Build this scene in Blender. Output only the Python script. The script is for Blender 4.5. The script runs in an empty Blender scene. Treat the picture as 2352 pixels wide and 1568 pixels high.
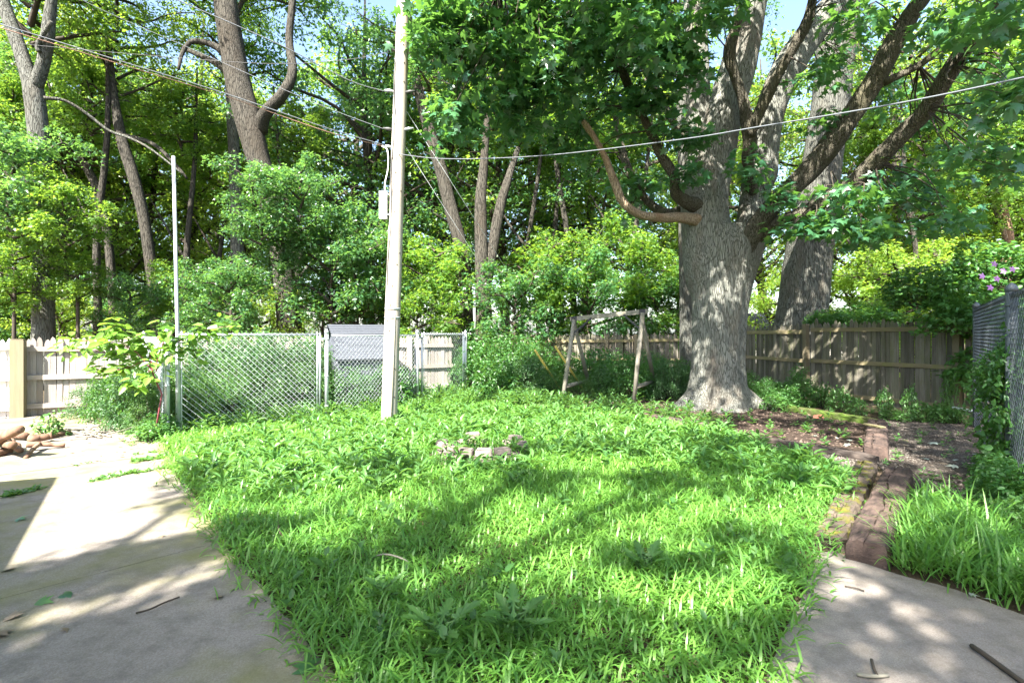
import bpy, bmesh, math, random
import numpy as np
from mathutils import Vector, Matrix

# ------------------------------------------------------------------ camera, sky, sun, exposure
sc = bpy.context.scene
COL = sc.collection
H, F, CX, HY = 1.6, 1176.0, 1176.0, 765.0      # eye height, focal length / centre / horizon in photo units (2352 wide)

cam = bpy.data.cameras.new('camera'); cam.lens = 18; cam.sensor_width = 36
cam.shift_y = -19 / 2352; cam.clip_start = 0.05; cam.clip_end = 1500
camo = bpy.data.objects.new('camera', cam); COL.objects.link(camo)
camo.location = (0, 0, H); camo.rotation_euler = (math.pi / 2, 0, 0)
sc.camera = camo

ELEV = math.radians(49); SX, SY = -0.45, -0.893
world = bpy.data.worlds.new('World'); sc.world = world; world.use_nodes = True
wn = world.node_tree.nodes; wl = world.node_tree.links
sky = wn.new('ShaderNodeTexSky'); sky.sky_type = 'NISHITA'; sky.sun_disc = False
sky.sun_elevation = ELEV; sky.sun_rotation = math.atan2(SX, SY)
sky.air_density = 1.0; sky.dust_density = 2.0; sky.ozone_density = 1.0
wn['Background'].inputs['Strength'].default_value = 0.085
wl.new(sky.outputs[0], wn['Background'].inputs['Color'])

sun = bpy.data.lights.new('sun', 'SUN'); sun.energy = 5.0; sun.angle = math.radians(0.53); sun.color = (1.0, 0.95, 0.86)
suno = bpy.data.objects.new('sun', sun); COL.objects.link(suno); suno.location = (-6, -12, 25)
suno.rotation_euler = Vector((SX * math.cos(ELEV), SY * math.cos(ELEV), math.sin(ELEV))).to_track_quat('Z', 'Y').to_euler()

sc.view_settings.view_transform = 'Standard'; sc.view_settings.look = 'None'
sc.view_settings.exposure = 2.75; sc.view_settings.gamma = 1.0; sc.view_settings.use_curve_mapping = False
cy = sc.cycles
cy.max_bounces = 5; cy.diffuse_bounces = 3; cy.glossy_bounces = 2; cy.transmission_bounces = 4; cy.transparent_max_bounces = 6
cy.use_denoising = True; cy.denoiser = 'OPENIMAGEDENOISE'; cy.caustics_reflective = False; cy.caustics_refractive = False
try: cy.denoising_prefilter = 'ACCURATE'
except Exception: pass
cy.use_adaptive_sampling = True; cy.adaptive_threshold = 0.02

rng = np.random.default_rng(7); random.seed(7)

# ------------------------------------------------------------------ geometry helpers
def P(u, v, d): return np.array([(u - CX) / F * d, d, H + (HY - v) / F * d])      # photo direction at a chosen distance
def G(u, v, z=0.0):
    d = (H - z) * F / (v - HY); return np.array([(u - CX) / F * d, d, z])          # point on the ground
def norm(a): return a / np.maximum(np.linalg.norm(a, axis=-1, keepdims=True), 1e-9)

def catmull(pts, n):
    p = np.asarray(pts, float); p = np.vstack([2 * p[0] - p[1], p, 2 * p[-1] - p[-2]]); out = []
    for i in range(1, len(p) - 2):
        for t in np.linspace(0, 1, n, endpoint=False):
            a, b, c, d = p[i - 1], p[i], p[i + 1], p[i + 2]
            out.append(.5 * (2 * b + (c - a) * t + (2 * a - 5 * b + 4 * c - d) * t * t + (3 * b - a - 3 * c + d) * t ** 3))
    out.append(p[-2]); return np.array(out)

def tube(pts, rad, n=8, smooth=0, wob=0.0, seed=0, caps=True):
    pts = np.asarray(pts, float); rad = np.broadcast_to(np.asarray(rad, float), (len(pts),)).copy()
    if smooth:
        q = catmull(np.column_stack([pts, rad]), smooth); pts, rad = q[:, :3], np.maximum(q[:, 3], .0015)
    if caps:
        pts = np.vstack([pts[:1], pts, pts[-1:]]); rad = np.concatenate([[rad[0] * .02], rad, [rad[-1] * .02]])
    d = np.gradient(pts, axis=0) if len(pts) > 2 else np.repeat(pts[1:] - pts[:1], 2, 0)
    if caps: d[0] = d[1] = pts[2] - pts[1]; d[-1] = d[-2] = pts[-2] - pts[-3]
    d = norm(d); u = np.cross(d[0], [0, 0, 1.0]) if abs(d[0][2]) < .9 else np.cross(d[0], [0, 1.0, 0]); u = norm(u)
    a = np.linspace(0, 2 * math.pi, n, endpoint=False); V = []
    r = np.random.default_rng(seed + 11); ph = r.uniform(0, 6.28, 4)
    for i in range(len(pts)):
        u = norm(u - d[i] * np.dot(u, d[i])); w = np.cross(d[i], u)
        k = 1 + wob * (np.sin(2 * a + ph[0] + i * .35) * .5 + np.sin(3 * a + ph[1] - i * .5) * .4 + r.normal(0, .35, n) * .5) if wob else np.ones(n)
        V.append(pts[i] + rad[i] * (np.cos(a) * k)[:, None] * u + rad[i] * (np.sin(a) * k)[:, None] * w)
    V = np.vstack(V); m = len(pts); i = np.arange(m - 1)[:, None] * n; j = np.arange(n)[None, :]
    Fq = np.stack([i + j, i + (j + 1) % n, i + n + (j + 1) % n, i + n + j], -1).reshape(-1, 4)
    return V, Fq

def box(lo, hi, bev=0.0):
    lo, hi = np.array(lo, float), np.array(hi, float)
    c = np.array([[x, y, z] for x in (0, 1) for y in (0, 1) for z in (0, 1)], float)
    V = lo + c * (hi - lo)
    Fq = np.array([[0, 1, 3, 2], [4, 6, 7, 5], [0, 4, 5, 1], [2, 3, 7, 6], [0, 2, 6, 4], [1, 5, 7, 3]])
    return V, Fq

def prism(poly, y0, y1):                      # polygon in x,z pushed from y0 to y1
    p = np.array(poly, float); n = len(p)
    V = np.vstack([np.column_stack([p[:, 0], np.full(n, y0), p[:, 1]]), np.column_stack([p[:, 0], np.full(n, y1), p[:, 1]])])
    return V, [list(range(n)), list(range(2 * n - 1, n - 1, -1))] + [[i, i + n, (i + 1) % n + n, (i + 1) % n] for i in range(n)]

def mesh(name, parts, mats, smooth=False):
    """parts: (V, F, material index, tone or None)"""
    Vs, loops, starts, totals, mi, tones = [], [], [], [], [], []; off = 0; ls = 0
    for pt in parts:
        V, Fc = pt[0], pt[1]; m = pt[2] if len(pt) > 2 else 0; t = pt[3] if len(pt) > 3 else None
        if isinstance(Fc, list):
            for f in Fc:
                loops.append(np.array(f) + off); starts.append(np.array([ls])); totals.append(np.array([len(f)])); ls += len(f)
            nf = len(Fc)
        else:
            nf, k = Fc.shape
            loops.append(Fc.reshape(-1) + off); starts.append(ls + np.arange(nf) * k); totals.append(np.full(nf, k)); ls += nf * k
        Vs.append(V); mi.append(np.full(nf, m)); off += len(V)
        tones.append(np.full(len(V), .5) if t is None else np.broadcast_to(t, (len(V),)))
    V = np.vstack(Vs); loops = np.concatenate(loops); starts = np.concatenate(starts); totals = np.concatenate(totals); mi = np.concatenate(mi)
    me = bpy.data.meshes.new(name)
    me.vertices.add(len(V)); me.vertices.foreach_set('co', V.astype(np.float32).ravel())
    me.loops.add(len(loops)); me.loops.foreach_set('vertex_index', loops.astype(np.int32))
    me.polygons.add(len(starts)); me.polygons.foreach_set('loop_start', starts.astype(np.int32)); me.polygons.foreach_set('loop_total', totals.astype(np.int32))
    for m in (mats if isinstance(mats, (list, tuple)) else [mats]): me.materials.append(m)
    me.polygons.foreach_set('material_index', mi.astype(np.int32))
    leafy = any(len(pt) > 3 and not np.isscalar(pt[3]) for pt in parts)
    me.polygons.foreach_set('use_smooth', np.full(len(starts), bool(smooth or leafy)))
    at = me.attributes.new('tone', 'FLOAT', 'POINT'); at.data.foreach_set('value', np.concatenate(tones).astype(np.float32))
    me.update(calc_edges=True); return me

def tag(o, label=None, cat=None, group=None, kind=None):
    if label: o['label'] = label
    if cat: o['category'] = cat
    if group: o['group'] = group
    if kind: o['kind'] = kind
    return o
def root(name, label, cat, loc=(0, 0, 0), rz=0, group=None):
    o = bpy.data.objects.new(name, None); COL.objects.link(o); o.location = loc; o.rotation_euler = (0, 0, rz); o.empty_display_size = .1
    return tag(o, label, cat, group)
def part(name, me, parent=None, loc=(0, 0, 0), rot=(0, 0, 0), scale=(1, 1, 1)):
    o = bpy.data.objects.new(name, me); COL.objects.link(o); o.parent = parent
    o.location = loc; o.rotation_euler = rot; o.scale = scale if not np.isscalar(scale) else (scale,) * 3
    return o
def inside(px, py, poly):
    poly = np.asarray(poly)[:, :2]; c = np.zeros(len(px), bool); j = len(poly) - 1
    for i in range(len(poly)):
        xi, yi = poly[i]; xj, yj = poly[j]
        m = ((yi > py) != (yj > py)) & (px < (xj - xi) * (py - yi) / (yj - yi + 1e-12) + xi); c ^= m; j = i
    return c

# ------------------------------------------------------------------ materials
def nodes(name):
    m = bpy.data.materials.new(name); m.use_nodes = True; nt = m.node_tree; nt.nodes.clear()
    out = nt.nodes.new('ShaderNodeOutputMaterial'); b = nt.nodes.new('ShaderNodeBsdfPrincipled'); nt.links.new(b.outputs[0], out.inputs[0])
    return m, nt, b, out
def N(nt, typ, **kw):
    n = nt.nodes.new(typ)
    for k, v in kw.items():
        if k in n.inputs: 
            if hasattr(v, 'is_linked') or isinstance(v, bpy.types.NodeSocket): nt.links.new(v, n.inputs[k])
            else: n.inputs[k].default_value = v
        else: setattr(n, k, v)
    return n
def ramp(nt, fac, stops):
    r = nt.nodes.new('ShaderNodeValToRGB'); e = r.color_ramp.elements
    while len(e) < len(stops): e.new(.5)
    for el, (p, c) in zip(e, stops): el.position = p; el.color = (*c, 1) if len(c) == 3 else c
    nt.links.new(fac, r.inputs[0]); return r.outputs[0]
def coords(nt, scale=(1, 1, 1), jitter=True):
    tc = N(nt, 'ShaderNodeTexCoord'); oi = N(nt, 'ShaderNodeObjectInfo')
    mp = N(nt, 'ShaderNodeMapping', Vector=tc.outputs['Object']); mp.inputs['Scale'].default_value = scale
    if jitter:
        mu = N(nt, 'ShaderNodeMath', operation='MULTIPLY'); nt.links.new(oi.outputs['Random'], mu.inputs[0]); mu.inputs[1].default_value = 37
        cb = N(nt, 'ShaderNodeCombineXYZ'); 
        for k in range(3): nt.links.new(mu.outputs[0], cb.inputs[k])
        nt.links.new(cb.outputs[0], mp.inputs['Location'])
    return mp.outputs[0], oi.outputs['Random']
def mix(nt, fac, a, b, typ='MIX'):
    n = nt.nodes.new('ShaderNodeMix'); n.data_type = 'RGBA'; n.blend_type = typ
    for sock, v in ((n.inputs[0], fac), (n.inputs[6], a), (n.inputs[7], b)):
        if isinstance(v, bpy.types.NodeSocket): nt.links.new(v, sock)
        elif np.isscalar(v): sock.default_value = v
        else: sock.default_value = (*v, 1)
    return n.outputs[2]
def bump(nt, b, h, strength=.5, dist=.02):
    bp = N(nt, 'ShaderNodeBump', Height=h, Strength=strength, Distance=dist); nt.links.new(bp.outputs[0], b.inputs['Normal'])

def leaf_mat(name, c0, c1, trans, rough=.42, tfac=.38, spec=.5):
    m, nt, b, out = nodes(name)
    at = N(nt, 'ShaderNodeAttribute', attribute_name='tone'); oi = N(nt, 'ShaderNodeObjectInfo')
    base = mix(nt, at.outputs['Fac'], c0, c1)
    hs = N(nt, 'ShaderNodeHueSaturation', Color=base)
    mr = N(nt, 'ShaderNodeMapRange'); nt.links.new(oi.outputs['Random'], mr.inputs[0]); mr.inputs[3].default_value = .8; mr.inputs[4].default_value = 1.2
    nt.links.new(mr.outputs[0], hs.inputs['Value'])
    nt.links.new(hs.outputs[0], b.inputs['Base Color']); b.inputs['Roughness'].default_value = rough; b.inputs['Specular IOR Level'].default_value = spec
    tr = N(nt, 'ShaderNodeBsdfTranslucent'); tcol = mix(nt, .75, hs.outputs[0], trans); nt.links.new(tcol, tr.inputs[0])
    mx = N(nt, 'ShaderNodeMixShader'); mx.inputs[0].default_value = tfac
    nt.links.new(b.outputs[0], mx.inputs[1]); nt.links.new(tr.outputs[0], mx.inputs[2]); nt.links.new(mx.outputs[0], out.inputs[0])
    return m
def bark_mat(name, hi, lo, warm, sc_=1.0, bstr=.9):
    m, nt, b, out = nodes(name)
    co, rnd = coords(nt, (9 * sc_, 9 * sc_, 1.05 * sc_))
    n0 = N(nt, 'ShaderNodeTexNoise', Vector=co, Scale=1.2, Detail=2.0)
    wv = N(nt, 'ShaderNodeVectorMath', operation='ADD'); nt.links.new(co, wv.inputs[0]); nt.links.new(n0.outputs['Color'], wv.inputs[1])
    vo = N(nt, 'ShaderNodeTexVoronoi', Vector=wv.outputs[0], Scale=1.6, feature='DISTANCE_TO_EDGE')
    n1 = N(nt, 'ShaderNodeTexNoise', Vector=co, Scale=3.5, Detail=6.0, Roughness=.7)
    co2, _ = coords(nt, (1.4, 1.4, .5)); n2 = N(nt, 'ShaderNodeTexNoise', Vector=co2, Scale=1.5, Detail=3.0)
    base = mix(nt, n1.outputs['Fac'], lo, hi)
    pl = ramp(nt, vo.outputs['Distance'], [(.0, (0.0,) * 3), (.12, (1,) * 3)])
    base = mix(nt, pl, tuple(x * .55 for x in lo), base)
    base = mix(nt, ramp(nt, n2.outputs['Fac'], [(.52, (0,) * 3), (.7, (.8,) * 3)]), base, mix(nt, n1.outputs['Fac'], lo, warm))
    nt.links.new(base, b.inputs['Base Color']); b.inputs['Roughness'].default_value = .9; b.inputs['Specular IOR Level'].default_value = .2
    hgt = N(nt, 'ShaderNodeMath', operation='MULTIPLY_ADD'); nt.links.new(pl, hgt.inputs[0]); hgt.inputs[1].default_value = .7; nt.links.new(n1.outputs['Fac'], hgt.inputs[2])
    bump(nt, b, hgt.outputs[0], bstr, .03); return m
def wood_mat(name, a, b_, c, grain=(40, 40, 2.2), moss=None, bstr=.35, vary=.5):
    m, nt, b, out = nodes(name); co, rnd = coords(nt, grain)
    n1 = N(nt, 'ShaderNodeTexNoise', Vector=co, Scale=1.0, Detail=5.0, Roughness=.65)
    co2, _ = coords(nt, (3, 3, .9)); n2 = N(nt, 'ShaderNodeTexNoise', Vector=co2, Scale=2.0, Detail=3.0)
    base = mix(nt, ramp(nt, n1.outputs['Fac'], [(.3, (0,) * 3), (.7, (1,) * 3)]), a, b_)
    base = mix(nt, ramp(nt, n2.outputs['Fac'], [(.45, (0,) * 3), (.7, (.85,) * 3)]), base, c)
    if moss:
        co3, _ = coords(nt, (5, 5, 5)); n3 = N(nt, 'ShaderNodeTexNoise', Vector=co3, Scale=1.3, Detail=4.0)
        base = mix(nt, ramp(nt, n3.outputs['Fac'], [(.5, (0,) * 3), (.6, (1,) * 3)]), base, moss)
    hs = N(nt, 'ShaderNodeHueSaturation', Color=base); mr = N(nt, 'ShaderNodeMapRange'); nt.links.new(rnd, mr.inputs[0])
    mr.inputs[3].default_value = 1 - vary; mr.inputs[4].default_value = 1 + vary; nt.links.new(mr.outputs[0], hs.inputs['Value'])
    nt.links.new(hs.outputs[0], b.inputs['Base Color']); b.inputs['Roughness'].default_value = .85; b.inputs['Specular IOR Level'].default_value = .25
    bump(nt, b, n1.outputs['Fac'], bstr, .01); return m
def plain(name, col, rough=.5, metal=0.0, noise=.15, scale=12):
    m, nt, b, out = nodes(name); co, _ = coords(nt)
    n1 = N(nt, 'ShaderNodeTexNoise', Vector=co, Scale=scale, Detail=4.0)
    c = mix(nt, n1.outputs['Fac'], tuple(x * (1 - noise * 2) for x in col), tuple(min(1, x * (1 + noise)) for x in col))
    nt.links.new(c, b.inputs['Base Color']); b.inputs['Roughness'].default_value = rough; b.inputs['Metallic'].default_value = metal; return m
def ground_mat(name, a, b_, c, s=1.0, bs=.6):
    m, nt, b, out = nodes(name); co, _ = coords(nt, jitter=False)
    n1 = N(nt, 'ShaderNodeTexNoise', Vector=co, Scale=1.1 * s, Detail=6.0); n2 = N(nt, 'ShaderNodeTexNoise', Vector=co, Scale=45 * s, Detail=5.0, Roughness=.7)
    vo = N(nt, 'ShaderNodeTexVoronoi', Vector=co, Scale=60 * s)
    base = mix(nt, n2.outputs['Fac'], a, b_); base = mix(nt, ramp(nt, n1.outputs['Fac'], [(.42, (0,) * 3), (.62, (1,) * 3)]), base, mix(nt, vo.outputs['Distance'], c, a))
    nt.links.new(base, b.inputs['Base Color']); b.inputs['Roughness'].default_value = .95; b.inputs['Specular IOR Level'].default_value = .1
    bump(nt, b, n2.outputs['Fac'], bs, .03); return m
def concrete_mat(name, moss_amt=.5):
    m, nt, b, out = nodes(name); co, _ = coords(nt, jitter=False)
    n1 = N(nt, 'ShaderNodeTexNoise', Vector=co, Scale=.9, Detail=6.0, Roughness=.6); n2 = N(nt, 'ShaderNodeTexNoise', Vector=co, Scale=130, Detail=3.0)
    n3 = N(nt, 'ShaderNodeTexNoise', Vector=co, Scale=.55, Detail=5.0, Roughness=.62); vo = N(nt, 'ShaderNodeTexVoronoi', Vector=co, Scale=95)
    n4 = N(nt, 'ShaderNodeTexNoise', Vector=co, Scale=7, Detail=6.0, Roughness=.7)
    base = mix(nt, n1.outputs['Fac'], (.175, .152, .132), (.31, .28, .25))
    base = mix(nt, ramp(nt, n2.outputs['Fac'], [(.35, (0,) * 3), (.65, (1,) * 3)]), mix(nt, 1.0, base, (.72, .70, .68), 'MULTIPLY'), base)
    base = mix(nt, ramp(nt, vo.outputs['Distance'], [(.0, (.9,) * 3), (.14, (.0,) * 3)]), base, (.46, .44, .41))
    base = mix(nt, ramp(nt, n4.outputs['Fac'], [(.45, (0,) * 3), (.68, (.75,) * 3)]), base, (.115, .10, .085))
    base = mix(nt, ramp(nt, n3.outputs['Fac'], [(.44, (0,) * 3), (.58, (moss_amt,) * 3)]), base, (.17, .165, .055))
    nt.links.new(base, b.inputs['Base Color']); b.inputs['Roughness'].default_value = .9; b.inputs['Specular IOR Level'].default_value = .2
    bump(nt, b, n2.outputs['Fac'], .35, .006); return m

M = {}
M['maple'] = leaf_mat('maple_leaf', (.022, .090, .045), (.055, .150, .062), (.20, .42, .045), .33, .36, .8)
M['wood_leaf'] = leaf_mat('woodland_leaf', (.045, .125, .022), (.105, .215, .040), (.36, .56, .05), .42, .52)
M['wood_leaf_b'] = leaf_mat('woodland_leaf_blue', (.035, .115, .045), (.075, .185, .060), (.24, .46, .07), .34, .46, .7)
M['wood_leaf_y'] = leaf_mat('woodland_leaf_yellow', (.075, .165, .022), (.15, .26, .035), (.46, .62, .06), .45, .52)
M['bush'] = leaf_mat('bush_leaf', (.028, .098, .026), (.065, .165, .035), (.20, .40, .04), .42, .36)
M['weed'] = leaf_mat('weed_leaf', (.042, .125, .034), (.10, .215, .052), (.24, .44, .06), .42, .38)
M['pen_weed_shaded'] = leaf_mat('pen_weed_leaf_shaded', (.028, .085, .030), (.075, .155, .055), (.16, .32, .06), .45, .32)  # darker, bluish weed green with the pen's part shade in its colour
M['poke'] = leaf_mat('pokeweed_leaf', (.09, .21, .030), (.16, .31, .045), (.34, .55, .06), .4, .36)
M['grass'] = leaf_mat('grass_blade', (.062, .175, .034), (.140, .290, .048), (.32, .58, .07), .42, .40)
M['dry_leaf'] = leaf_mat('dry_leaf', (.16, .11, .07), (.30, .24, .17), (.3, .2, .1), .7, .15)
M['pale_leaf'] = leaf_mat('pale_leaf', (.32, .36, .30), (.5, .55, .48), (.4, .5, .3), .6, .2)
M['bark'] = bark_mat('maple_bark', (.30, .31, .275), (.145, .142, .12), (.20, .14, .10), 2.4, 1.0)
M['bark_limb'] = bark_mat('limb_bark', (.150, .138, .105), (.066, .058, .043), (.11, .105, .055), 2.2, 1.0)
M['bark_dead'] = bark_mat('dead_limb_bark', (.42, .33, .23), (.24, .17, .11), (.25, .12, .06), 2.6, .8)
M['bark_wood'] = bark_mat('woodland_bark', (.105, .096, .078), (.038, .034, .028), (.07, .055, .04), 1.6, 1.0)
M['bark_grey'] = bark_mat('grey_bark', (.17, .175, .155), (.075, .074, .062), (.12, .10, .075), 1.6, 1.0)
M['twig'] = plain('twig', (.045, .034, .024), .9)
M['pole'] = wood_mat('pole_wood', (.40, .37, .33), (.28, .25, .21), (.32, .26, .20), (14, 14, .6), None, .4, .02)
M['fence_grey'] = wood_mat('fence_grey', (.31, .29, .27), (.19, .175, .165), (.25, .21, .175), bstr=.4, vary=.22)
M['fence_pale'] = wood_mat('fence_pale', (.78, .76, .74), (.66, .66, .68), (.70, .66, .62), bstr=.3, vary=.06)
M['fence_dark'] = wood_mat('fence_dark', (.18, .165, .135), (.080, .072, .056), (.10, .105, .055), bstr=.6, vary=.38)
M['rail_dark'] = wood_mat('rail_dark', (.25, .21, .13), (.16, .13, .075), (.18, .175, .065), (3, 40, 40), None, .4, .15)
M['rail_grey'] = wood_mat('rail_grey', (.34, .31, .285), (.22, .20, .18), (.28, .235, .19), (3, 40, 40), None, .4, .1)
M['post_new'] = wood_mat('post_treated', (.20, .17, .115), (.14, .115, .075), (.16, .15, .09), (20, 20, 1.2), None, .3, .12)
M['swing'] = wood_mat('swing_wood', (.24, .22, .185), (.14, .125, .10), (.18, .175, .12), (16, 16, 1.6), None, .4, .15)
M['tie'] = wood_mat('railway_tie', (.085, .058, .048), (.026, .020, .018), (.12, .082, .066), (3, 34, 34), None, 1.0, .1)
M['tie_moss'] = wood_mat('railway_tie_moss', (.075, .058, .045), (.035, .028, .024), (.12, .095, .07), (3, 34, 34), (.085, .08, .014), 1.0, .1)
M['tie_dark'] = wood_mat('timber_dark', (.06, .048, .042), (.028, .023, .021), (.09, .07, .058), (3, 34, 34), None, .9, .15)
M['moss_timber'] = wood_mat('timber_mossy', (.05, .07, .014), (.03, .05, .009), (.07, .06, .03), (9, 9, 9), (.05, .085, .010), 1.0, .1)
M['log'] = wood_mat('firewood', (.20, .115, .075), (.075, .042, .028), (.26, .17, .12), (8, 8, 8), None, .7, .25)
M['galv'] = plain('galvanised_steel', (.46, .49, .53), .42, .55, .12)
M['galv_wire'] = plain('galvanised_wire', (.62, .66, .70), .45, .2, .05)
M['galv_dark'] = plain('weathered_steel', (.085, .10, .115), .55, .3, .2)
M['black_metal'] = plain('black_bracket', (.025, .025, .028), .5, .3)
M['cable'] = plain('cable_grey', (.11, .12, .135), .6, .1); M['cable_dark'] = plain('cable_dark', (.06, .06, .06), .6)
M['cable_copper'] = plain('cable_copper', (.30, .17, .12), .6)
M['white_box'] = plain('white_box_plastic', (.74, .76, .76), .45, 0, .05)
M['yellow'] = plain('guy_guard_yellow', (.62, .46, .10), .5, 0, .12)
M['red'] = plain('brick_red', (.42, .15, .10), .85, 0, .2)
M['purple'] = leaf_mat('purple_petal', (.42, .16, .48), (.55, .28, .60), (.5, .2, .6), .6, .3)
M['shed_wall'] = plain('shed_siding', (.085, .095, .12), .8, 0, .15); M['shed_roof'] = plain('shed_shingle', (.055, .062, .078), .9, 0, .3, 25)
M['trim'] = plain('white_trim', (.72, .72, .70), .6, 0, .08); M['siding'] = plain('house_siding', (.62, .60, .55), .7, 0, .05)
M['glass'] = plain('window_glass', (.04, .05, .06), .05, 0, .02)
M['block'] = wood_mat('ring_block', (.22, .18, .16), (.13, .11, .10), (.10, .09, .08), (12, 12, 12), None, .7, .3)
M['ground'] = ground_mat('earth', (.070, .050, .034), (.13, .098, .068), (.055, .062, .026))
M['mulch'] = ground_mat('mulch', (.034, .025, .020), (.08, .058, .046), (.055, .040, .032), 1.3, 1.0)
M['gravel'] = ground_mat('gravel', (.055, .044, .037), (.12, .10, .085), (.05, .04, .034), 1.6, .9)
M['concrete'] = concrete_mat('patio_concrete', .75); M['concrete_b'] = concrete_mat('path_concrete', .18)

# ------------------------------------------------------------------ leaves
L2 = (np.array([[0, 0, 0], [.42, .30, .05], [1, 0, -.10], [.42, -.30, .05]]), np.array([[0, 2, 1], [0, 3, 2]]))
L4 = (np.array([[0, 0, 0], [.25, .24, .05], [.62, .24, .03], [1, 0, -.14], [.62, -.24, .03], [.25, -.24, .05]]), np.array([[0, 3, 2], [0, 2, 1], [0, 5, 4], [0, 4, 3]]))
LANCE = (np.array([[0, 0, 0], [.35, .13, .10], [.7, .10, .06], [1, 0, -.14], [.7, -.10, .06], [.35, -.13, .10], [.45, 0, .04]]),
         np.array([[0, 6, 1], [1, 6, 2], [2, 6, 3], [3, 6, 4], [4, 6, 5], [5, 6, 0]]))
L3LOBE = (np.array([[0, 0, 0], [.22, .46, -.05], [.42, .17, .03], [1, 0, -.14], [.42, -.17, .03], [.22, -.46, -.05]]), np.array([[0, 2, 1], [0, 3, 2], [0, 4, 3], [0, 5, 4]]))
mp = [(0, 0), (.02, .20), (.16, .50), (.28, .24), (.58, .54), (.56, .16), (1.04, 0), (.56, -.16), (.58, -.54), (.28, -.24), (.16, -.50), (.02, -.20)]
LMAPLE = (np.array([[x, y, -.22 * y * y - .12 * x * x] for x, y in mp] + [[.34, 0, .03]]), np.array([[12, (i + 1) % 12, i] for i in range(12)]))
th = [(0, 0), (.08, .03), (.14, .08), (.19, .04), (.28, .13), (.33, .06), (.43, .16), (.48, .08), (.58, .17), (.63, .09), (.73, .16), (.78, .08), (.88, .10), (.91, .05), (1, 0)]
th = th + [(x, -y) for x, y in th[-2:0:-1]]
LTHISTLE = (np.array([[x, y, .10 * math.sin(x * 3) + .05 * abs(y)] for x, y in th] + [[.5, 0, .07]]), np.array([[len(th), (i + 1) % len(th), i] for i in range(len(th))]))

def leaves(pos, xd, nr, size, tm, tone):
    T, Fc = tm; n = len(pos); nr = norm(nr); x = norm(xd - nr * (xd * nr).sum(1, keepdims=True)); y = np.cross(nr, x)
    V = pos[:, None, :] + size[:, None, None] * (T[None, :, 0:1] * x[:, None] + T[None, :, 1:2] * y[:, None] + T[None, :, 2:3] * nr[:, None])
    Fa = (Fc[None] + (np.arange(n) * len(T))[:, None, None]).reshape(-1, 3)
    return V.reshape(-1, 3), Fa, 0, np.repeat(tone, len(T))
def ball(r, n):
    v = norm(r.normal(size=(n, 3))); return v * r.uniform(0, 1, (n, 1)) ** (1 / 2.2)
def spray(r, cen, n, R, size, tm, flat=.45, droop=.25, tilt=.45, var=.3):
    k = len(cen); c = np.repeat(cen, n, 0); o = ball(r, k * n); o[:, 2] *= flat; o *= np.repeat(np.broadcast_to(R, (k,)), n)[:, None]
    ctone = np.repeat(r.uniform(0, 1, k), n)
    xd = norm(o * [1, 1, .3] + r.normal(0, .25, (k * n, 3)) * np.repeat(np.broadcast_to(R, (k,)), n)[:, None]); xd[:, 2] -= droop
    nr = np.array([0, 0, 1.0]) + r.normal(0, tilt, (k * n, 3)) + norm(o) * .25
    o[:, 2] -= .35 * (o[:, 0] ** 2 + o[:, 1] ** 2)
    return leaves(c + o, xd, nr, size * r.uniform(1 - var, 1 + var, k * n), tm, np.clip(.55 * ctone + .45 * r.uniform(0, 1, k * n), 0, 1))

def make_crown(seed, Hc, R, limbs, mat, leaf, size, per, tm=L2, profile=None, twigs=True, cl=6, rad=.55):
    """A crown round the z axis from 0 to Hc: limbs, side branches and sprays of leaves."""
    r = np.random.default_rng(seed); cen = []; geo = []
    for i in range(limbs):
        t = (i + .5) / limbs; z0 = Hc * (.02 + .80 * t); az = i * 2.4 + r.uniform(-.5, .5)
        L = R * (profile(t) if profile else math.sin(math.pi * (.18 + .72 * t)) ** .7) * r.uniform(.7, 1.15)
        d = np.array([math.cos(az), math.sin(az), 0]); up = r.uniform(.15, .75)
        q = np.array([[0, 0, z0], [*(d[:2] * L * .35), z0 + L * .35 * up * 1.2], [*(d[:2] * L * .7), z0 + L * .7 * up], [*(d[:2] * L), z0 + L * up * .85]])
        q[1:] += r.normal(0, .06 * L, (3, 3)); q = catmull(q, 3)
        if twigs: geo.append((*tube(q, np.linspace(.075, .012, len(q)) * (.5 + R / 6), 4, caps=False), 1, .5))
        for s in range(cl):
            a = q[min(len(q) - 1, int((.3 + .7 * (s + r.uniform(0, 1)) / cl) * len(q)))]
            o = ball(r, 1)[0] * L * .38; o[2] *= .6; e = a + o; cen += [e, a * .4 + e * .6]
            if twigs: geo.append((*tube(np.array([a, (a + e) / 2 + [0, 0, .08 * L], e]), [.018, .012, .006], 3, caps=False), 1, .5))
    cen = np.array(cen)
    return mesh('crown', [spray(r, cen, per, rad * r.uniform(.6, 1.5, len(cen)), size, tm, .85, .35, .7, .45)] + geo, [mat, M['twig']])

# ------------------------------------------------------------------ the setting: ground, paving, beds
def sheet(name, poly, z, mat, parent=None, thick=0.0):
    p = np.array([[a[0], a[1]] for a in poly]); n = len(p)
    V = np.column_stack([p, np.full(n, z)])
    area = .5 * np.sum(p[:, 0] * np.roll(p[:, 1], -1) - np.roll(p[:, 0], -1) * p[:, 1])
    top = list(range(n)) if area > 0 else list(range(n - 1, -1, -1))
    if thick:
        V = np.vstack([V, V - [0, 0, thick]]); Fc = [top] + [[i, (i + 1) % n, (i + 1) % n + n, i + n] for i in range(n)]
    else: Fc = [top]
    return part(name, mesh(name, [(V, Fc)], mat), parent)
gq = part('ground', mesh('ground', [(np.array([[-400, -300, 0], [400, -300, 0], [400, 500, 0], [-400, 500, 0.]]), np.array([[0, 1, 2, 3]]))], M['ground'])); tag(gq, kind='structure')

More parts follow.
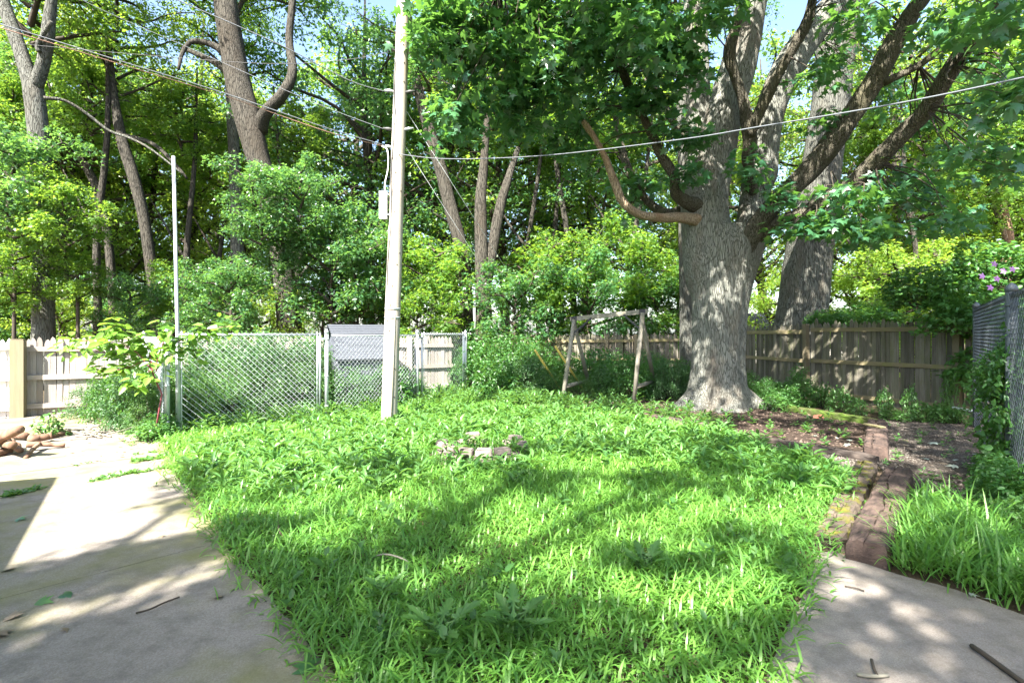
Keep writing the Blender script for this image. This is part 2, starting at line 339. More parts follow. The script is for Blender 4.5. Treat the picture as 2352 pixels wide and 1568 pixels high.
def wander(poly, step=.12, amp=.02, seed=1):
    r = np.random.default_rng(seed); out = []
    for a, b in zip(poly, poly[1:] + poly[:1]):
        a, b = np.array(a[:2]), np.array(b[:2]); k = max(1, int(np.linalg.norm(b - a) / step)) if np.linalg.norm(b - a) < 3 else 2
        for i in range(k): out.append(a + (b - a) * i / k + r.normal(0, amp, 2) * (i > 0))
    return out
patio_edge = [G(385, 1030), G(402, 1090), G(430, 1125), G(480, 1185), G(520, 1265), G(590, 1345), G(655, 1430), G(705, 1490), G(775, 1568)]
patio = patio_edge + [np.array([-.55, 1.4]), np.array([-.5, -3]), np.array([-15, -3]), np.array([-15, 6.0]), np.array([-9.9, 9.05]), G(60, 962), G(250, 946), G(330, 965), G(375, 1002)]
patio = wander(patio, .10, .012, 3)
def clip(poly, a, b, off):            # keep what lies left of the line a -> b, moved in by off
    a, b = np.array(a[:2]), np.array(b[:2]); t = norm(b - a); n = np.array([-t[1], t[0]]); out = []
    s = [np.dot(np.array(p[:2]) - a, n) - off for p in poly]
    for i in range(len(poly)):
        j = (i + 1) % len(poly); p, q = np.array(poly[i][:2]), np.array(poly[j][:2])
        if s[i] >= 0: out.append(p)
        if (s[i] >= 0) != (s[j] >= 0): out.append(p + (q - p) * s[i] / (s[i] - s[j]))
    return out
J = [(G(0, 1097), G(285, 1061)), (G(0, 1152), G(383, 1080)), (G(0, 1388), G(550, 1242))]
pr = bpy.data.objects.new('patio', None); COL.objects.link(pr); tag(pr, kind='structure')
bands = [clip(patio, *J[0], .008), clip(clip(patio, *J[1], .008), J[0][1], J[0][0], .008), clip(clip(patio, *J[2], .003), J[1][1], J[1][0], .008), clip(patio, J[2][1], J[2][0], .003)]
for k, bp_ in enumerate(bands):
    sheet('slab', bp_, .035 - .004 * (k == 1), M['concrete'], pr, .12)
path = [G(1762, 1568), G(1792, 1480), G(1838, 1390), G(1862, 1325), G(1882, 1278), G(1915, 1274), G(1960, 1292), G(2060, 1328), G(2200, 1366), G(2352, 1424),
        np.array([3.6, 2.35]), np.array([4.4, 1.4]), np.array([4.6, -3]), np.array([.8, -3]), np.array([1.0, 1.3])]
pp = bpy.data.objects.new('path', None); COL.objects.link(pp); tag(pp, kind='structure')
sheet('slab', wander(path, .1, .006, 5), .03, M['concrete_b'], pp, .12)
mulch = [G(1180, 925), G(1290, 938), G(1380, 951), G(1515, 968), G(1640, 988), G(1713, 1003), G(1900, 1035), G(1985, 1050), G(2000, 965), G(1800, 930), G(1740, 905), G(1600, 900), G(1400, 905)]
sheet('mulch_bed', wander(mulch, .25, .03, 6), .006, M['mulch']); tag(bpy.data.objects['mulch_bed'], kind='structure')
gravel = [G(2035, 1095), G(2005, 1050), G(2030, 955), G(2240, 975), G(2260, 1000), G(2330, 1130), G(2352, 1240), G(2300, 1220), G(2190, 1165), G(2100, 1130)]
sheet('gravel_strip', wander(gravel, .25, .03, 7), .010, M['gravel']); tag(bpy.data.objects['gravel_strip'], kind='structure')
gravel2 = [G(1700, 1010), G(1985, 1058), G(1965, 1110), G(1850, 1060), G(1740, 1040)]
sheet('gravel_patch', wander(gravel2, .2, .04, 8), .008, M['gravel']); tag(bpy.data.objects['gravel_patch'], kind='structure')

# chips and pebbles lying on the beds
def litter(name, label, cat, poly, n, smin, smax, mat, seed, z=.012, flat=.35):
    r = np.random.default_rng(seed); p = np.array([q[:2] for q in poly]); lo, hi = p.min(0), p.max(0)
    x = r.uniform(lo[0], hi[0], n * 4); y = r.uniform(lo[1], hi[1], n * 4); k = inside(x, y, p); x, y = x[k][:n], y[k][:n]; n = len(x)
    T = np.array([[.5, 0, 0], [-.25, .4, 0], [-.3, -.38, 0], [.05, .05, flat], [.2, -.42, .05]]); Fc = np.array([[0, 1, 3], [1, 2, 3], [2, 4, 3], [4, 0, 3]])
    a = r.uniform(0, 6.28, n); s = r.uniform(smin, smax, n); c_, s_ = np.cos(a), np.sin(a)
    V = np.stack([x[:, None] + s[:, None] * (T[:, 0] * c_[:, None] - T[:, 1] * s_[:, None]), y[:, None] + s[:, None] * (T[:, 0] * s_[:, None] + T[:, 1] * c_[:, None]), z + s[:, None] * T[:, 2] * r.uniform(.5, 1.3, n)[:, None]], -1).reshape(-1, 3)
    return tag(part(name, mesh(name, [(V, (Fc[None] + np.arange(n)[:, None, None] * 5).reshape(-1, 3), 0, np.repeat(r.uniform(0, 1, n), 5))], mat)), label, cat, kind='stuff')
M['chip'] = leaf_mat('bark_chip', (.03, .022, .018), (.13, .095, .075), (.1, .07, .05), .9, .02, .1)
M['pebble'] = leaf_mat('pebble', (.06, .05, .042), (.20, .175, .15), (.2, .18, .15), .85, .0, .2)
litter('bark_chips', 'loose brown bark chips on the bed under the big maple', 'bark chips', mulch, 5000, .02, .065, M['chip'], 1)
litter('pebbles', 'small tan pebbles on the bare strip by the right chain link fence', 'pebbles', gravel, 9000, .008, .024, M['pebble'], 2, .012, .5)
litter('fine_gravel', 'fine gravel beside the thin dark edging timber', 'gravel', gravel2, 3000, .008, .022, M['pebble'], 3, .010, .5)

# ------------------------------------------------------------------ house just left of the view (its eaves shade the patio)
hc = np.array([-4.95, 5.62]) + np.array([SX, SY]) * 2.72 / math.tan(ELEV); ha = math.atan2(-.807, .593)
hs_ = root('house', 'pale sided house at the left edge whose eaves shade the patio', 'house', (hc[0], hc[1], 0), ha)
def bpart(name, lo, hi, mat, par): return part(name, mesh(name, [box(lo, hi)], mat), par)
bpart('wall', (.45, -7.0, 0), (9.5, -.45, 2.55), M['siding'], hs_)
rv, rf = prism([(-.05, 0)] * 0 + [(0, 2.6), (0, 2.75), (1, 2.75), (1, 2.6)], 0, 1)
ro = part('roof', mesh('roof', [(np.array([[0, 0, 2.58], [10, 0, 2.58], [10, -7.5, 2.58], [0, -7.5, 2.58], [0, 0, 2.72], [10, 0, 2.72], [10, -7.5, 2.72], [0, -7.5, 2.72], [0, -3.75, 4.4], [10, -3.75, 4.4]]),
     [[3, 2, 1, 0], [0, 1, 5, 4], [2, 3, 7, 6], [4, 5, 9, 8], [6, 7, 8, 9], [0, 4, 8, 7, 3], [1, 2, 6, 9, 5]])], M['shed_roof']), hs_)
wd = bpart('window', (1.5, -.46, 1.0), (2.7, -.41, 2.1), M['trim'], hs_); part('pane', mesh('pane', [box((1.57, -.41, 1.07), (2.63, -.405, 2.03))], M['glass']), wd)

# ------------------------------------------------------------------ wooden fences
def picket_mesh(name, w, h, mat, k, tip=.09):
    r = np.random.default_rng(k); a = w / 2; e = r.normal(0, .004, 6)
    return mesh(name, [prism([(-a, 0), (a, 0), (a + e[0], h - tip), (a * .62, h - tip * .38 + e[1]), (0 + e[2], h + e[3]), (-a * .62, h - tip * .38 + e[4]), (-a + e[5] * .5, h - tip)], -.009, .009)], mat)
def wood_fence(label, A, B, h, mat, rmat, rails, posts, pmat, w=.088, gap=.006, seed=0, jit=.012, post_h=None, gone=(), zb=.03):
    A, B = np.array(A[:2]), np.array(B[:2]); L = np.linalg.norm(B - A); a = math.atan2(*(B - A)[::-1]); r = np.random.default_rng(seed)
    f = root('wooden_fence', label, 'fence', (A[0], A[1], 0), a)
    pm = [picket_mesh('picket', w, h - zb, mat, seed * 10 + k) for k in range(5)]
    for i in range(int(L / (w + gap))):
        if i in gone: continue
        part('picket', pm[r.integers(5)], f, ((i + .5) * (w + gap), .02 + r.normal(0, .003), zb + r.normal(0, jit)), (r.normal(0, .008), r.normal(0, .007), r.normal(0, .03)), (r.uniform(.93, 1.02), 1, r.uniform(.985, 1.012)))
    ends = [0] + list(posts) + [L]
    for (za, zb_) in rails:
        for s, e in zip(ends[:-1], ends[1:]):
            if e - s < .2: continue
            k = mesh('rail', [(np.array([[s + .03, y, (za + (zb_ - za) * s / L) + z] for y in (-.045, .006) for z in (-.045, .045)] + [[e - .03, y, (za + (zb_ - za) * e / L) + z + r.normal(0, .004)] for y in (-.045, .006) for z in (-.045, .045)]),
                 np.array([[0, 1, 3, 2], [4, 6, 7, 5], [0, 4, 5, 1], [2, 3, 7, 6], [0, 2, 6, 4], [1, 5, 7, 3]]))], rmat)
            part('rail', k, f)
    for p in posts:
        q = mesh('post', [prism([(-.055, 0), (.055, 0), (.055, (post_h or h) - .01), (.04, (post_h or h)), (-.04, (post_h or h)), (-.055, (post_h or h) - .01)], -.10, .004)], pmat)
        part('post', q, f, (p, -.005, 0), (0, r.normal(0, .008), 0))
    return f
LA = np.array([-9.65, 9.42]); LB = np.array([-1.55, 13.6]); ldir = norm(LB - LA)
lp0 = LA + ldir * .50
fl0 = wood_fence('pale painted picket fence section left of the thick square post', LA - ldir * 1.6 + [0, -.05], lp0 - ldir * .09, 1.50, M['fence_pale'], M['fence_pale'], [(.2, .2), (.76, .76), (1.34, 1.34)], [], M['post_new'], seed=1)
fl1 = wood_fence('weathered grey picket fence with a diagonal brace behind the chain link gate', lp0, LB, 1.52, M['fence_grey'], M['rail_grey'], [(.22, .22), (.76, .74), (1.30, 1.28)], [2.6, 5.0, 7.4], M['rail_grey'], seed=2)
part('brace', mesh('brace', [prism([(1.05, .24), (1.16, .24), (1.92, 1.26), (1.82, 1.26)], -.085, -.05)], M['rail_grey']), fl1)
cp = root('corner_post', 'thick square treated post where the pale and grey fences meet', 'post', (lp0[0] - ldir[0] * .04, lp0[1] - ldir[1] * .04, 0), math.atan2(ldir[1], ldir[0]))
part('shaft', mesh('shaft', [box((-.10, -.21, 0), (.10, -.05, 1.47))], M['post_new']), cp); part('cap', mesh('cap', [box((-.095, -.205, 1.472), (.095, -.055, 1.49))], M['post_new']), cp)

R0 = np.array([8.72, 9.42]); R1 = np.array([7.32, 12.55]); R2 = np.array([6.15, 16.9]); R3 = np.array([.95, 18.0])
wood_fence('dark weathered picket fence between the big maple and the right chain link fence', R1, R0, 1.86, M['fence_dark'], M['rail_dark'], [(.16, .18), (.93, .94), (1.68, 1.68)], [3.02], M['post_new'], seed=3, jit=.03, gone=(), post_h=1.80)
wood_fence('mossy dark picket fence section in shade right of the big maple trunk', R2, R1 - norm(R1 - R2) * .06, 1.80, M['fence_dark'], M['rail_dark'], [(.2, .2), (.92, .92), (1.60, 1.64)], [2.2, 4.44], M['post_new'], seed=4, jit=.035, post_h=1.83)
wood_fence('old picket fence with yellowish posts behind the swing frame', R3, R2 - [.06, 0], 1.58, M['fence_dark'], M['rail_dark'], [(.7, .72), (1.30, 1.38)], [.7, 2.35, 3.3, 3.62], M['post_new'], seed=5, jit=.05, post_h=1.55)

# ------------------------------------------------------------------ chain link
def chain(L, h, p=.047, r=.0042, z0=.04):
    nw = int(L / p); ns = int(h / p); parts = []
    prof = np.array([[1, 0], [-.5, .866], [-.5, -.866]]) * r
    for i in range(nw):
        j = np.arange(ns + 1); x = i * p + p * ((j + i) % 2); z = z0 + j * p; y = .004 * np.where((j + i) % 2 == 0, 1, -1)
        c = np.column_stack([x, y, z]); V = (c[:, None, :] + np.stack([prof[:, 0] * .7, prof[:, 1], prof[:, 0] * .7], -1)[None]).reshape(-1, 3)
        a = np.arange(ns)[:, None] * 3; b = np.arange(3)[None]
        parts.append((V, np.stack([a + b, a + (b + 1) % 3, a + 3 + (b + 1) % 3, a + 3 + b], -1).reshape(-1, 4)))
    return parts
def pipe(name, a, b, r, mat, par, n=10): return part(name, mesh(name, [tube([a, b], r, n)], mat, True), par)
def steel_post(par, x, h, r, mat, cap=True, name='post'):
    p = part(name, mesh(name, [tube([[x, 0, 0], [x, 0, h]], r, 14)], mat, True), par)
    if cap:
        part('cap', mesh('cap', [tube([[x, 0, h - .01], [x, 0, h + .03], [x, 0, h + .06], [x, 0, h + .085]], [r * 1.12, r * 1.12, r * .7, .004], 14)], mat, True), p)
    for z in (.25, h * .5, h * .92):
        part('tension_band', mesh('tension_band', [tube([[x, 0, z], [x, 0, z + .022]], r * 1.12, 14)], mat, True), p)
    return p
def link_panel(name, label, A, B, h, mat, wire, post_r=.036, gate=False, postA=True, postB=True, inset=.06, top=True, bottom=False, cat='gate', zb=0.06, ph=None, p=.047, wr=.0031):
    A, B = np.array(A[:2]), np.array(B[:2]); L = np.linalg.norm(B - A); f = root(name, label, cat, (A[0], A[1], 0), math.atan2(*(B - A)[::-1])); ph = ph or h
    if postA: steel_post(f, 0, ph, post_r, mat)
    if postB: steel_post(f, L, ph, post_r, mat)
    x0, x1 = inset, L - inset
    if gate:
        for x in (x0 + .03, x1 - .03):
            pipe('upright', (x, 0, zb), (x, 0, h - .02), .022, mat, f)
        for x, s in ((x0 + .085, 1), (x1 - .085, -1)): pipe('tension_bar', (x, -.01, zb + .03), (x, -.01, h + .01), .009, wire, f, 6)
        for z in (.12, h - .12):
            for x in (0, L): part('hinge', mesh('hinge', [box((min(x, x0 + .03) if x == 0 else x1 - .03, -.03, z - .02), (x0 + .03 if x == 0 else L, .03, z + .02))], mat), f)
        x0 += .085; x1 -= .085
    if top: pipe('top_rail', (x0 - .05, 0, h - .045), (x1 + .05, 0, h - .045), .020, mat, f)
    if bottom: pipe('bottom_rail', (x0 - .05, 0, zb + .03), (x1 + .05, 0, zb + .03), .022, mat, f)
    w = part('wire_mesh', mesh('wire_mesh', chain(x1 - x0, h - zb, p, wr, zb), wire), f, (x0, -.028, 0)); w['kind'] = 'stuff'
    return f
CA, CB, CC, CD = np.array([-5.20, 7.72]), np.array([-3.42, 9.45]), np.array([-2.10, 11.35]), np.array([-1.20, 13.2])
link_panel('chain_link_gate', 'wide chain link gate panel with overgrown weeds pressing behind it', CA, CB, 1.62, M['galv'], M['galv_wire'], gate=True, ph=1.60, postA=True, inset=.10)
link_panel('chain_link_fence', 'chain link fence panel partly hidden behind the utility pole', CB + norm(CC - CB) * .09, CC, 1.60, M['galv'], M['galv_wire'], postA=False, postB=True, ph=1.60, cat='fence')
link_panel('chain_link_gate', 'narrow chain link gate right of the utility pole before the dense bush', CC + norm(CD - CC) * .09, CD, 1.62, M['galv'], M['galv_wire'], gate=True, postA=False, ph=1.60)
link_panel('chain_link_fence', 'chain link side panel running back behind the pokeweed', P(330, 765, 10.6), CA + norm(P(330, 765, 10.6)[:2] - CA) * .09, 1.56, M['galv'], M['galv_wire'], postA=True, postB=False, cat='fence')
RE, RF = np.array([7.78, 8.58]), np.array([5.17, 5.30]); rd = norm(RF - RE)
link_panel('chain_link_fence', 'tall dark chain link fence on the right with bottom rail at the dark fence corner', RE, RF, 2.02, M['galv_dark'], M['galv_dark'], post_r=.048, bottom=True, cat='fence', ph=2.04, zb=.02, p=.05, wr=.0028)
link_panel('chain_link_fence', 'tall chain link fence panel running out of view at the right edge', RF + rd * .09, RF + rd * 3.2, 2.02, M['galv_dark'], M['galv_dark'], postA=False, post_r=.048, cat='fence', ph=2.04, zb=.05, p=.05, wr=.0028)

fp = root('steel_pipe', 'tall slim galvanised pipe standing beside the left gate post', 'pipe', (*(CA + [.12, .10]), 0))
part('shaft', mesh('shaft', [tube([[0, 0, 0], [-.03, 0, 1.7], [-.09, 0, 4.30]], [.027, .027, .024], 10)], M['galv'], True), fp)
part('clamp', mesh('clamp', [tube([[-.03, 0, 1.36], [-.03, 0, 1.40]], .036, 10)], M['galv'], True), fp)

# ------------------------------------------------------------------ utility pole, box, cables, guys
PB = G(893, 980); PT = P(929, -60, 8.75); PT = PB + (PT - PB) * 1.12
def pole_at(z): return PB + (PT - PB) * (z / PT[2])
up = root('utility_pole', 'tall weathered wooden utility pole standing in the lawn by the chain link', 'pole', PB)
zz = np.linspace(0, PT[2], 40); rr_ = .138 - .0042 * zz
part('shaft', mesh('shaft', [tube(np.array([pole_at(z) - PB for z in zz]), rr_, 20, wob=.02, seed=4)], M['pole'], True), up)
for k, (z, a) in enumerate([(1.85, 0), (2.0, .03)]):
    q = pole_at(z) - PB; part('strap', mesh('strap', [tube([q, q + [0, 0, .03]], .138, 16)], M['galv'], True), up)
q0 = pole_at(.05) - PB; q1 = pole_at(1.9) - PB
part('ground_wire_moulding', mesh('ground_wire_moulding', [tube([q0 + [.07, -.12, 0], q1 + [.065, -.115, 0]], .012, 6)], M['swing'], True), up)
wz = np.linspace(2.4, 6.2, 14); part('riser_wire', mesh('riser_wire', [tube(np.array([pole_at(z) - PB + [-.07 + .02 * math.sin(z * 4), -.105, 0] for z in wz]), .010, 5)], M['cable_dark'], True), up)
wz = np.linspace(2.9, 5.4, 10); part('riser_wire', mesh('riser_wire', [tube(np.array([pole_at(z) - PB + [-.03 + .035 * math.sin(z * 3), -.118, 0] for z in wz]), .006, 5)], M['cable_dark'], True), up)
for k, (u, v) in enumerate([(893, 120), (897, 213), (891, 300), (890, 340), (906, 215), (903, 300)]):
    z = H + (HY - v) / F * 8.75; q = pole_at(z) - PB; s = -1 if k < 4 else 1
    part('insulator_clamp', mesh('insulator_clamp', [tube([q + [s * .10, -.04, 0], q + [s * .17, -.05, .01], q + [s * .26, -.05, .02]], [.02, .028, .012], 8)], M['galv'] if k % 2 else M['cable_dark'], True), up)
for k in range(26):
    z = .5 + k * .27 + rng.uniform(-.1, .1); q = pole_at(z) - PB; a = rng.uniform(-2.6, -.6); rr = .139 - .0042 * z
    part('knot', mesh('knot', [tube([q + [math.cos(a) * rr * .97, math.sin(a) * rr * .97, 0], q + [math.cos(a) * rr * 1.015, math.sin(a) * rr * 1.015, 0]], .013, 7)], M['twig']), up)
bq = P(881, 503, 8.66); bx_ = root('terminal_box', 'white metal terminal box mounted on the left side of the utility pole', 'box', bq - [0, 0, 0])
part('housing', mesh('housing', [box((-.062, -.05, 0), (.062, .05, .46))], M['white_box']), bx_)
part('cover', mesh('cover', [box((-.052, -.062, .03), (.052, -.0505, .43))], M['white_box']), bx_)
for z in (.06, .40): part('bracket', mesh('bracket', [box((.0625, -.02, z), (.085, .02, z + .03))], M['galv']), bx_)
cz = [[.02, 0, .45], [.03, -.01, .62], [.08, -.02, .85], [.07, -.02, 1.15], [-.02, -.02, 1.22]]
part('conduit', mesh('conduit', [tube(cz, .011, 7, 5)], M['white_box'], True), bx_)

def cable(name, label, pts, r, mat, n=6): 
    return tag(part(name, mesh(name, [tube(np.array([P(*p) for p in pts]), r, n, 6)], mat, True)), label, 'cable')
cable('overhead_cable', 'thick pale overhead cable, lowest of those running left from the pole', [(888, 335, 8.7), (750, 294, 8.2), (520, 216, 7.6), (300, 148, 7.0), (0, 56, 6.3), (-400, -60, 5.6)], .0075, M['cable'])
cable('overhead_cable', 'brown strand twisted beneath the lowest pale overhead cable', [(888, 338, 8.72), (750, 302, 8.22), (520, 222, 7.62), (300, 155, 7.02), (0, 64, 6.32), (-400, -52, 5.62)], .006, M['cable_copper'])
cable('overhead_cable', 'pale overhead cable crossing the top left towards the upper pole clamp', [(893, 213, 8.7), (800, 184, 8.4), (640, 102, 7.9), (395, -5, 7.3), (0, -180, 6.5)], .0075, M['cable'])
cable('overhead_cable', 'thin dark wire running level across the left trees to the pole', [(890, 121, 8.7), (780, 139, 9.2), (600, 146, 10), (300, 124, 11), (0, 96, 12), (-300, 60, 13)], .005, M['cable_dark'])
cable('overhead_cable', 'thin wire slanting through the sky gap to the pole', [(889, 299, 8.7), (770, 255, 9.2), (650, 205, 9.8), (480, 130, 10.6), (250, 30, 11.8), (150, -20, 12.3)], .004, M['cable'])
cable('overhead_cable', 'long service cable rising to the right edge in front of the maple', [(903, 352, 8.7), (1000, 364, 8.2), (1124, 364, 7.6), (1289, 354, 6.9), (1568, 320, 5.8), (1740, 292, 5.2), (2050, 240, 4.3), (2352, 178, 3.6), (2700, 95, 3.0)], .007, M['cable'])
for k, (u0, v0, um, vm, u1, v1, lab) in enumerate([(908, 300, 1222, 786, 1287, 886, 'nearer guy wire with a yellow guard slanting down beside the swing'), (908, 215, 1249, 750, 1340, 892, 'farther guy wire with a yellow guard slanting behind the swing leg')]):
    a = P(u0, v0, 8.75); b = G(1292 + 52 * k, 903); g = root('guy_wire', lab, 'guy wire', b); m_ = P(um, vm, 0) * 0
    t = .78 + .0 * k; m_ = a + (b - a) * (.765 + .01 * k)
    part('wire', mesh('wire', [tube([a - b, m_ - b], .003, 5)], M['galv_wire'], True), g)
    part('guard', mesh('guard', [tube([m_ - b, (b - b) + [0, 0, .02]], [.026, .030], 8)], M['yellow'], True), g)
    part('anchor_rod', mesh('anchor_rod', [tube([[0, 0, -.1], [0, 0, .06]], .02, 6)], M['galv'], True), g)

# ------------------------------------------------------------------ swing frame
S = root('swing_frame', 'weathered wooden A-frame swing stand with black braces, no swing hung', 'swing frame', G(1380, 925))
so = np.array(G(1380, 925)); TL = P(1318, 732, 11.9) - so; TR = P(1474, 716, 11.2) - so
FL, FR, BL_, BR_ = G(1291, 928) - so, G(1455, 932) - so, G(1358, 905) - so, G(1508, 910) - so
dirx = norm(TR - TL)
def beam(name, a, b, w, mat, par=S, n=4): return part(name, mesh(name, [tube([a, b], w, n)], mat, n > 6), par)
def sq(name, a, b, w, h, mat, par=S):
    a, b = np.array(a, float), np.array(b, float); d = norm(b - a); s = norm(np.cross(d, [0, 0, 1.0]) if abs(d[2]) < .95 else np.array([1.0, 0, 0])); t = np.cross(s, d)
    V = np.array([p + s * i * w / 2 + t * j * h / 2 for p in (a, b) for i in (-1, 1) for j in (-1, 1)])
    return part(name, mesh(name, [(V, np.array([[0, 1, 3, 2], [4, 6, 7, 5], [0, 4, 5, 1], [2, 3, 7, 6], [0, 2, 6, 4], [1, 5, 7, 3]]))], mat), par)
sq('top_beam', TL - dirx * .08, TR + dirx * .12, .10, .10, M['swing'])
legs = []
for t_, fo, ba in ((TL, FL, BL_), (TR, FR, BR_)):
    for k, e in enumerate((fo, ba)):
        tt = t_ + [0, -.075 if k == 0 else .075, -.02]; beam('leg', tt, e, .050, M['swing'], n=10)
    f_, b_ = t_ + (fo - t_) * .80, t_ + (ba - t_) * .80; beam('cross_rail', f_, b_, .045, M['swing'], n=10)
    part('bracket', mesh('bracket', [box(t_ - [.06, .085, .065], t_ + [.06, .085, .054])], M['black_metal']), S)
for t_, e, s in ((TL, FL, 1), (TR, FR, -1), (TL, BL_, 1)):
    sq('corner_brace', t_ + dirx * s * .42 + [0, -.07 if e is not BL_ else .07, -.02], t_ + (e - t_) * .19 + [0, -.055 if e is not BL_ else .055, 0], .02, .04, M['black_metal'])

# ------------------------------------------------------------------ shed and far house roof
sh = root('garden_shed', 'small blue-grey shed with shingled roof behind the chain link fence', 'shed', P(868, 0, 11.9) * [1, 1, 0], math.radians(28))
part('wall', mesh('wall', [prism([(-.75, 0), (.75, 0), (.75, 1.12), (.45, 1.55), (0, 1.72), (-.45, 1.55), (-.75, 1.12)], -.1, 1.0)], M['shed_wall']), sh, (0, 0, 0), (0, 0, math.pi / 2))
for sx in (-1, 1):
    for nm, a, b in (('roof_slope', (.84, 1.02), (.48, 1.56)), ('roof_slope', (.50, 1.55), (0, 1.76))):
        (x0, z0), (x1, z1) = a, b
        sl = part(nm, mesh(nm, [prism([(sx * x0, z0), (sx * x1, z1), (sx * x1, z1 + .035), (sx * (x0 + .01), z0 + .035)] if sx > 0 else [(sx * x1, z1), (sx * x0, z0), (sx * (x0 + .01), z0 + .035), (sx * x1, z1 + .035)], -.22, 1.1)], M['shed_roof']), sh, (0, 0, 0), (0, 0, math.pi / 2))
        nrow = 4
        for i in range(nrow):
            t0, t1 = i / nrow, (i + 1) / nrow - .03
            q = [(sx * (x0 + (x1 - x0) * t), z0 + (z1 - z0) * t + .036 + (.014 if t == t0 else .004)) for t in (t0, t1)]; q2 = [(x_, z_ - .012) for x_, z_ in q[::-1]]
            part('shingle_course', mesh('shingle_course', [prism(q + q2 if sx > 0 else (q + q2)[::-1], -.235, 1.115)], M['shed_roof']), sl)
        part('trim_board', mesh('trim_board', [prism([(sx * x0, z0 - .06), (sx * x1, z1 - .06), (sx * x1, z1 + .03), (sx * x0, z0 + .03)] if sx > 0 else [(sx * x1, z1 - .06), (sx * x0, z0 - .06), (sx * x0, z0 + .03), (sx * x1, z1 + .03)], -.25, -.238)], M['trim']), sh, (0, 0, 0), (0, 0, math.pi / 2))
nh = root('neighbour_house', 'distant house with low grey roof glimpsed between the two right trunks', 'house', (14.8, 27, 0), math.radians(-8))
bpart('wall', (-4, 0, 0), (4, 5, 1.75), M['siding'], nh)
part('roof', mesh('roof', [(np.array([[-4.5, -.5, 1.7], [4.5, -.5, 1.7], [4.5, 5.5, 1.7], [-4.5, 5.5, 1.7], [-4.5, 2.5, 2.75], [4.5, 2.5, 2.75]]), [[0, 1, 5, 4], [2, 3, 4, 5], [1, 2, 5], [3, 0, 4], [3, 2, 1, 0]])], M['shed_roof']), nh)
for x in (-2.5, 1.5):
    w_ = bpart('window', (x, -.03, .7), (x + 1, -.002, 1.5), M['trim'], nh); part('pane', mesh('pane', [box((x + .06, -.04, .76), (x + .94, -.031, 1.44))], M['glass']), w_)

# ------------------------------------------------------------------ timbers, logs, ring of blocks
def timber(name, label, a, b, w, h, mat, seed, crack=.0, cat='timber', z=0.0, lump=.008, group=None):
    a, b = np.array(a[:2]), np.array(b[:2]); L = np.linalg.norm(b - a); r = np.random.default_rng(seed); ns = max(8, int(L / .07)); n = 20
    prof = [(-.5, .0), (-.5, .45), (-.49, .8), (-.44, .95), (-.36, 1.0), (-.2, 1.0), (-.05, 1.0), (-.02, .98), (.0, .96), (.02, .98), (.05, 1.0), (.2, 1.0), (.36, 1.0), (.44, .95), (.49, .8), (.5, .45), (.5, .0), (.2, 0), (0, 0), (-.2, 0)]
    V = []; cx = .03; ph = r.uniform(0, 6)
    for i in range(ns + 1):
        x = L * i / ns; cx = .06 + .10 * math.sin(ph + x * 2.3) + .04 * math.sin(x * 9 + ph); dep = crack * (.6 + .4 * math.sin(x * 3 + ph)) if crack else 0
        e = min(1, .93 + min(i, ns - i) * .035)
        for k, (py, pz) in enumerate(prof):
            yy = py + (cx if 6 <= k <= 10 else 0); zz_ = pz * h - (dep if k == 8 else 0)
            V.append([x, yy * w * e + r.normal(0, lump * .6), z + zz_ * e + (r.normal(0, lump) if pz > .3 else 0)])
    V = np.array(V); i = np.arange(ns)[:, None] * n; j = np.arange(n)[None]
    Fq = np.stack([i + (j + 1) % n, i + j, i + n + j, i + n + (j + 1) % n], -1).reshape(-1, 4)
    fc = [list(f) for f in Fq] + [list(range(n)), list(range(ns * n + n - 1, ns * n - 1, -1))]
    o = part(name, mesh(name, [(V, fc)], mat), None, (a[0], a[1], 0), (0, 0, math.atan2(*(b - a)[::-1])))
    return tag(o, label, cat, group)
timber('railway_tie', 'big cracked railway tie lying at the edge of the right concrete path', G(1990, 1304), np.array([4.10, 5.42]), .25, .19, M['tie'], 1, .045, lump=.006)
timber('railway_tie', 'mossy railway tie sunk beside the big cracked one on its lawn side', G(1903, 1262), np.array([4.18, 6.02]), .21, .10, M['tie_moss'], 2, .02)
timber('railway_tie', 'dark railway tie lying farther back with a scrap of board on it', np.array([4.62, 6.50]), np.array([6.15, 8.62]), .27, .16, M['tie'], 3, .03)
timber('edging_timber', 'thin dark edging timber between the mulch bed and the lawn', np.array([3.48, 7.70]), np.array([4.50, 6.30]), .12, .085, M['tie_dark'], 4, .02)
timber('edging_timber', 'second thin dark edging timber resting behind the first at the mulch bed', np.array([3.75, 7.62]), np.array([4.55, 6.58]), .09, .06, M['tie_dark'], 14, .02)
timber('edging_timber', 'moss covered edging timber below the dark fence right of the maple', np.array([5.62, 10.6]), np.array([6.28, 8.85]), .15, .12, M['moss_timber'], 5, .0)
timber('edging_timber', 'half buried timber in weeds left of the swing frame', G(1120, 926), G(1185, 933), .13, .09, M['tie'], 6)
timber('edging_timber', 'dark timber in front of the left swing leg', G(1231, 940), G(1380, 950), .14, .10, M['tie_dark'], 7)
timber('edging_timber', 'dark timber in front of the right swing leg', G(1384, 951), G(1515, 966), .14, .10, M['tie'], 8)
timber('edging_timber', 'rotten timber before the maple roots half hidden by weeds', G(1520, 967), G(1640, 986), .14, .09, M['tie_dark'], 9)
bd = P(2022, 974, 7.8); o = part('board_scrap', mesh('board_scrap', [prism([(-.05, 0), (.05, 0), (.055, .3), (.02, .33), (-.045, .31)], 0, .018)], M['rail_dark']), None, (5.62, 7.75, .185), (math.radians(-90), 0, math.radians(12))); tag(o, 'short pale board scrap lying on the farther railway tie', 'board')
timber('fence_board', 'grey board lying along the foot of the dark right fence', np.array([6.75, 11.2]), np.array([8.25, 9.25]), .05, .13, M['rail_dark'], 15, .0, 'board', lump=.003)
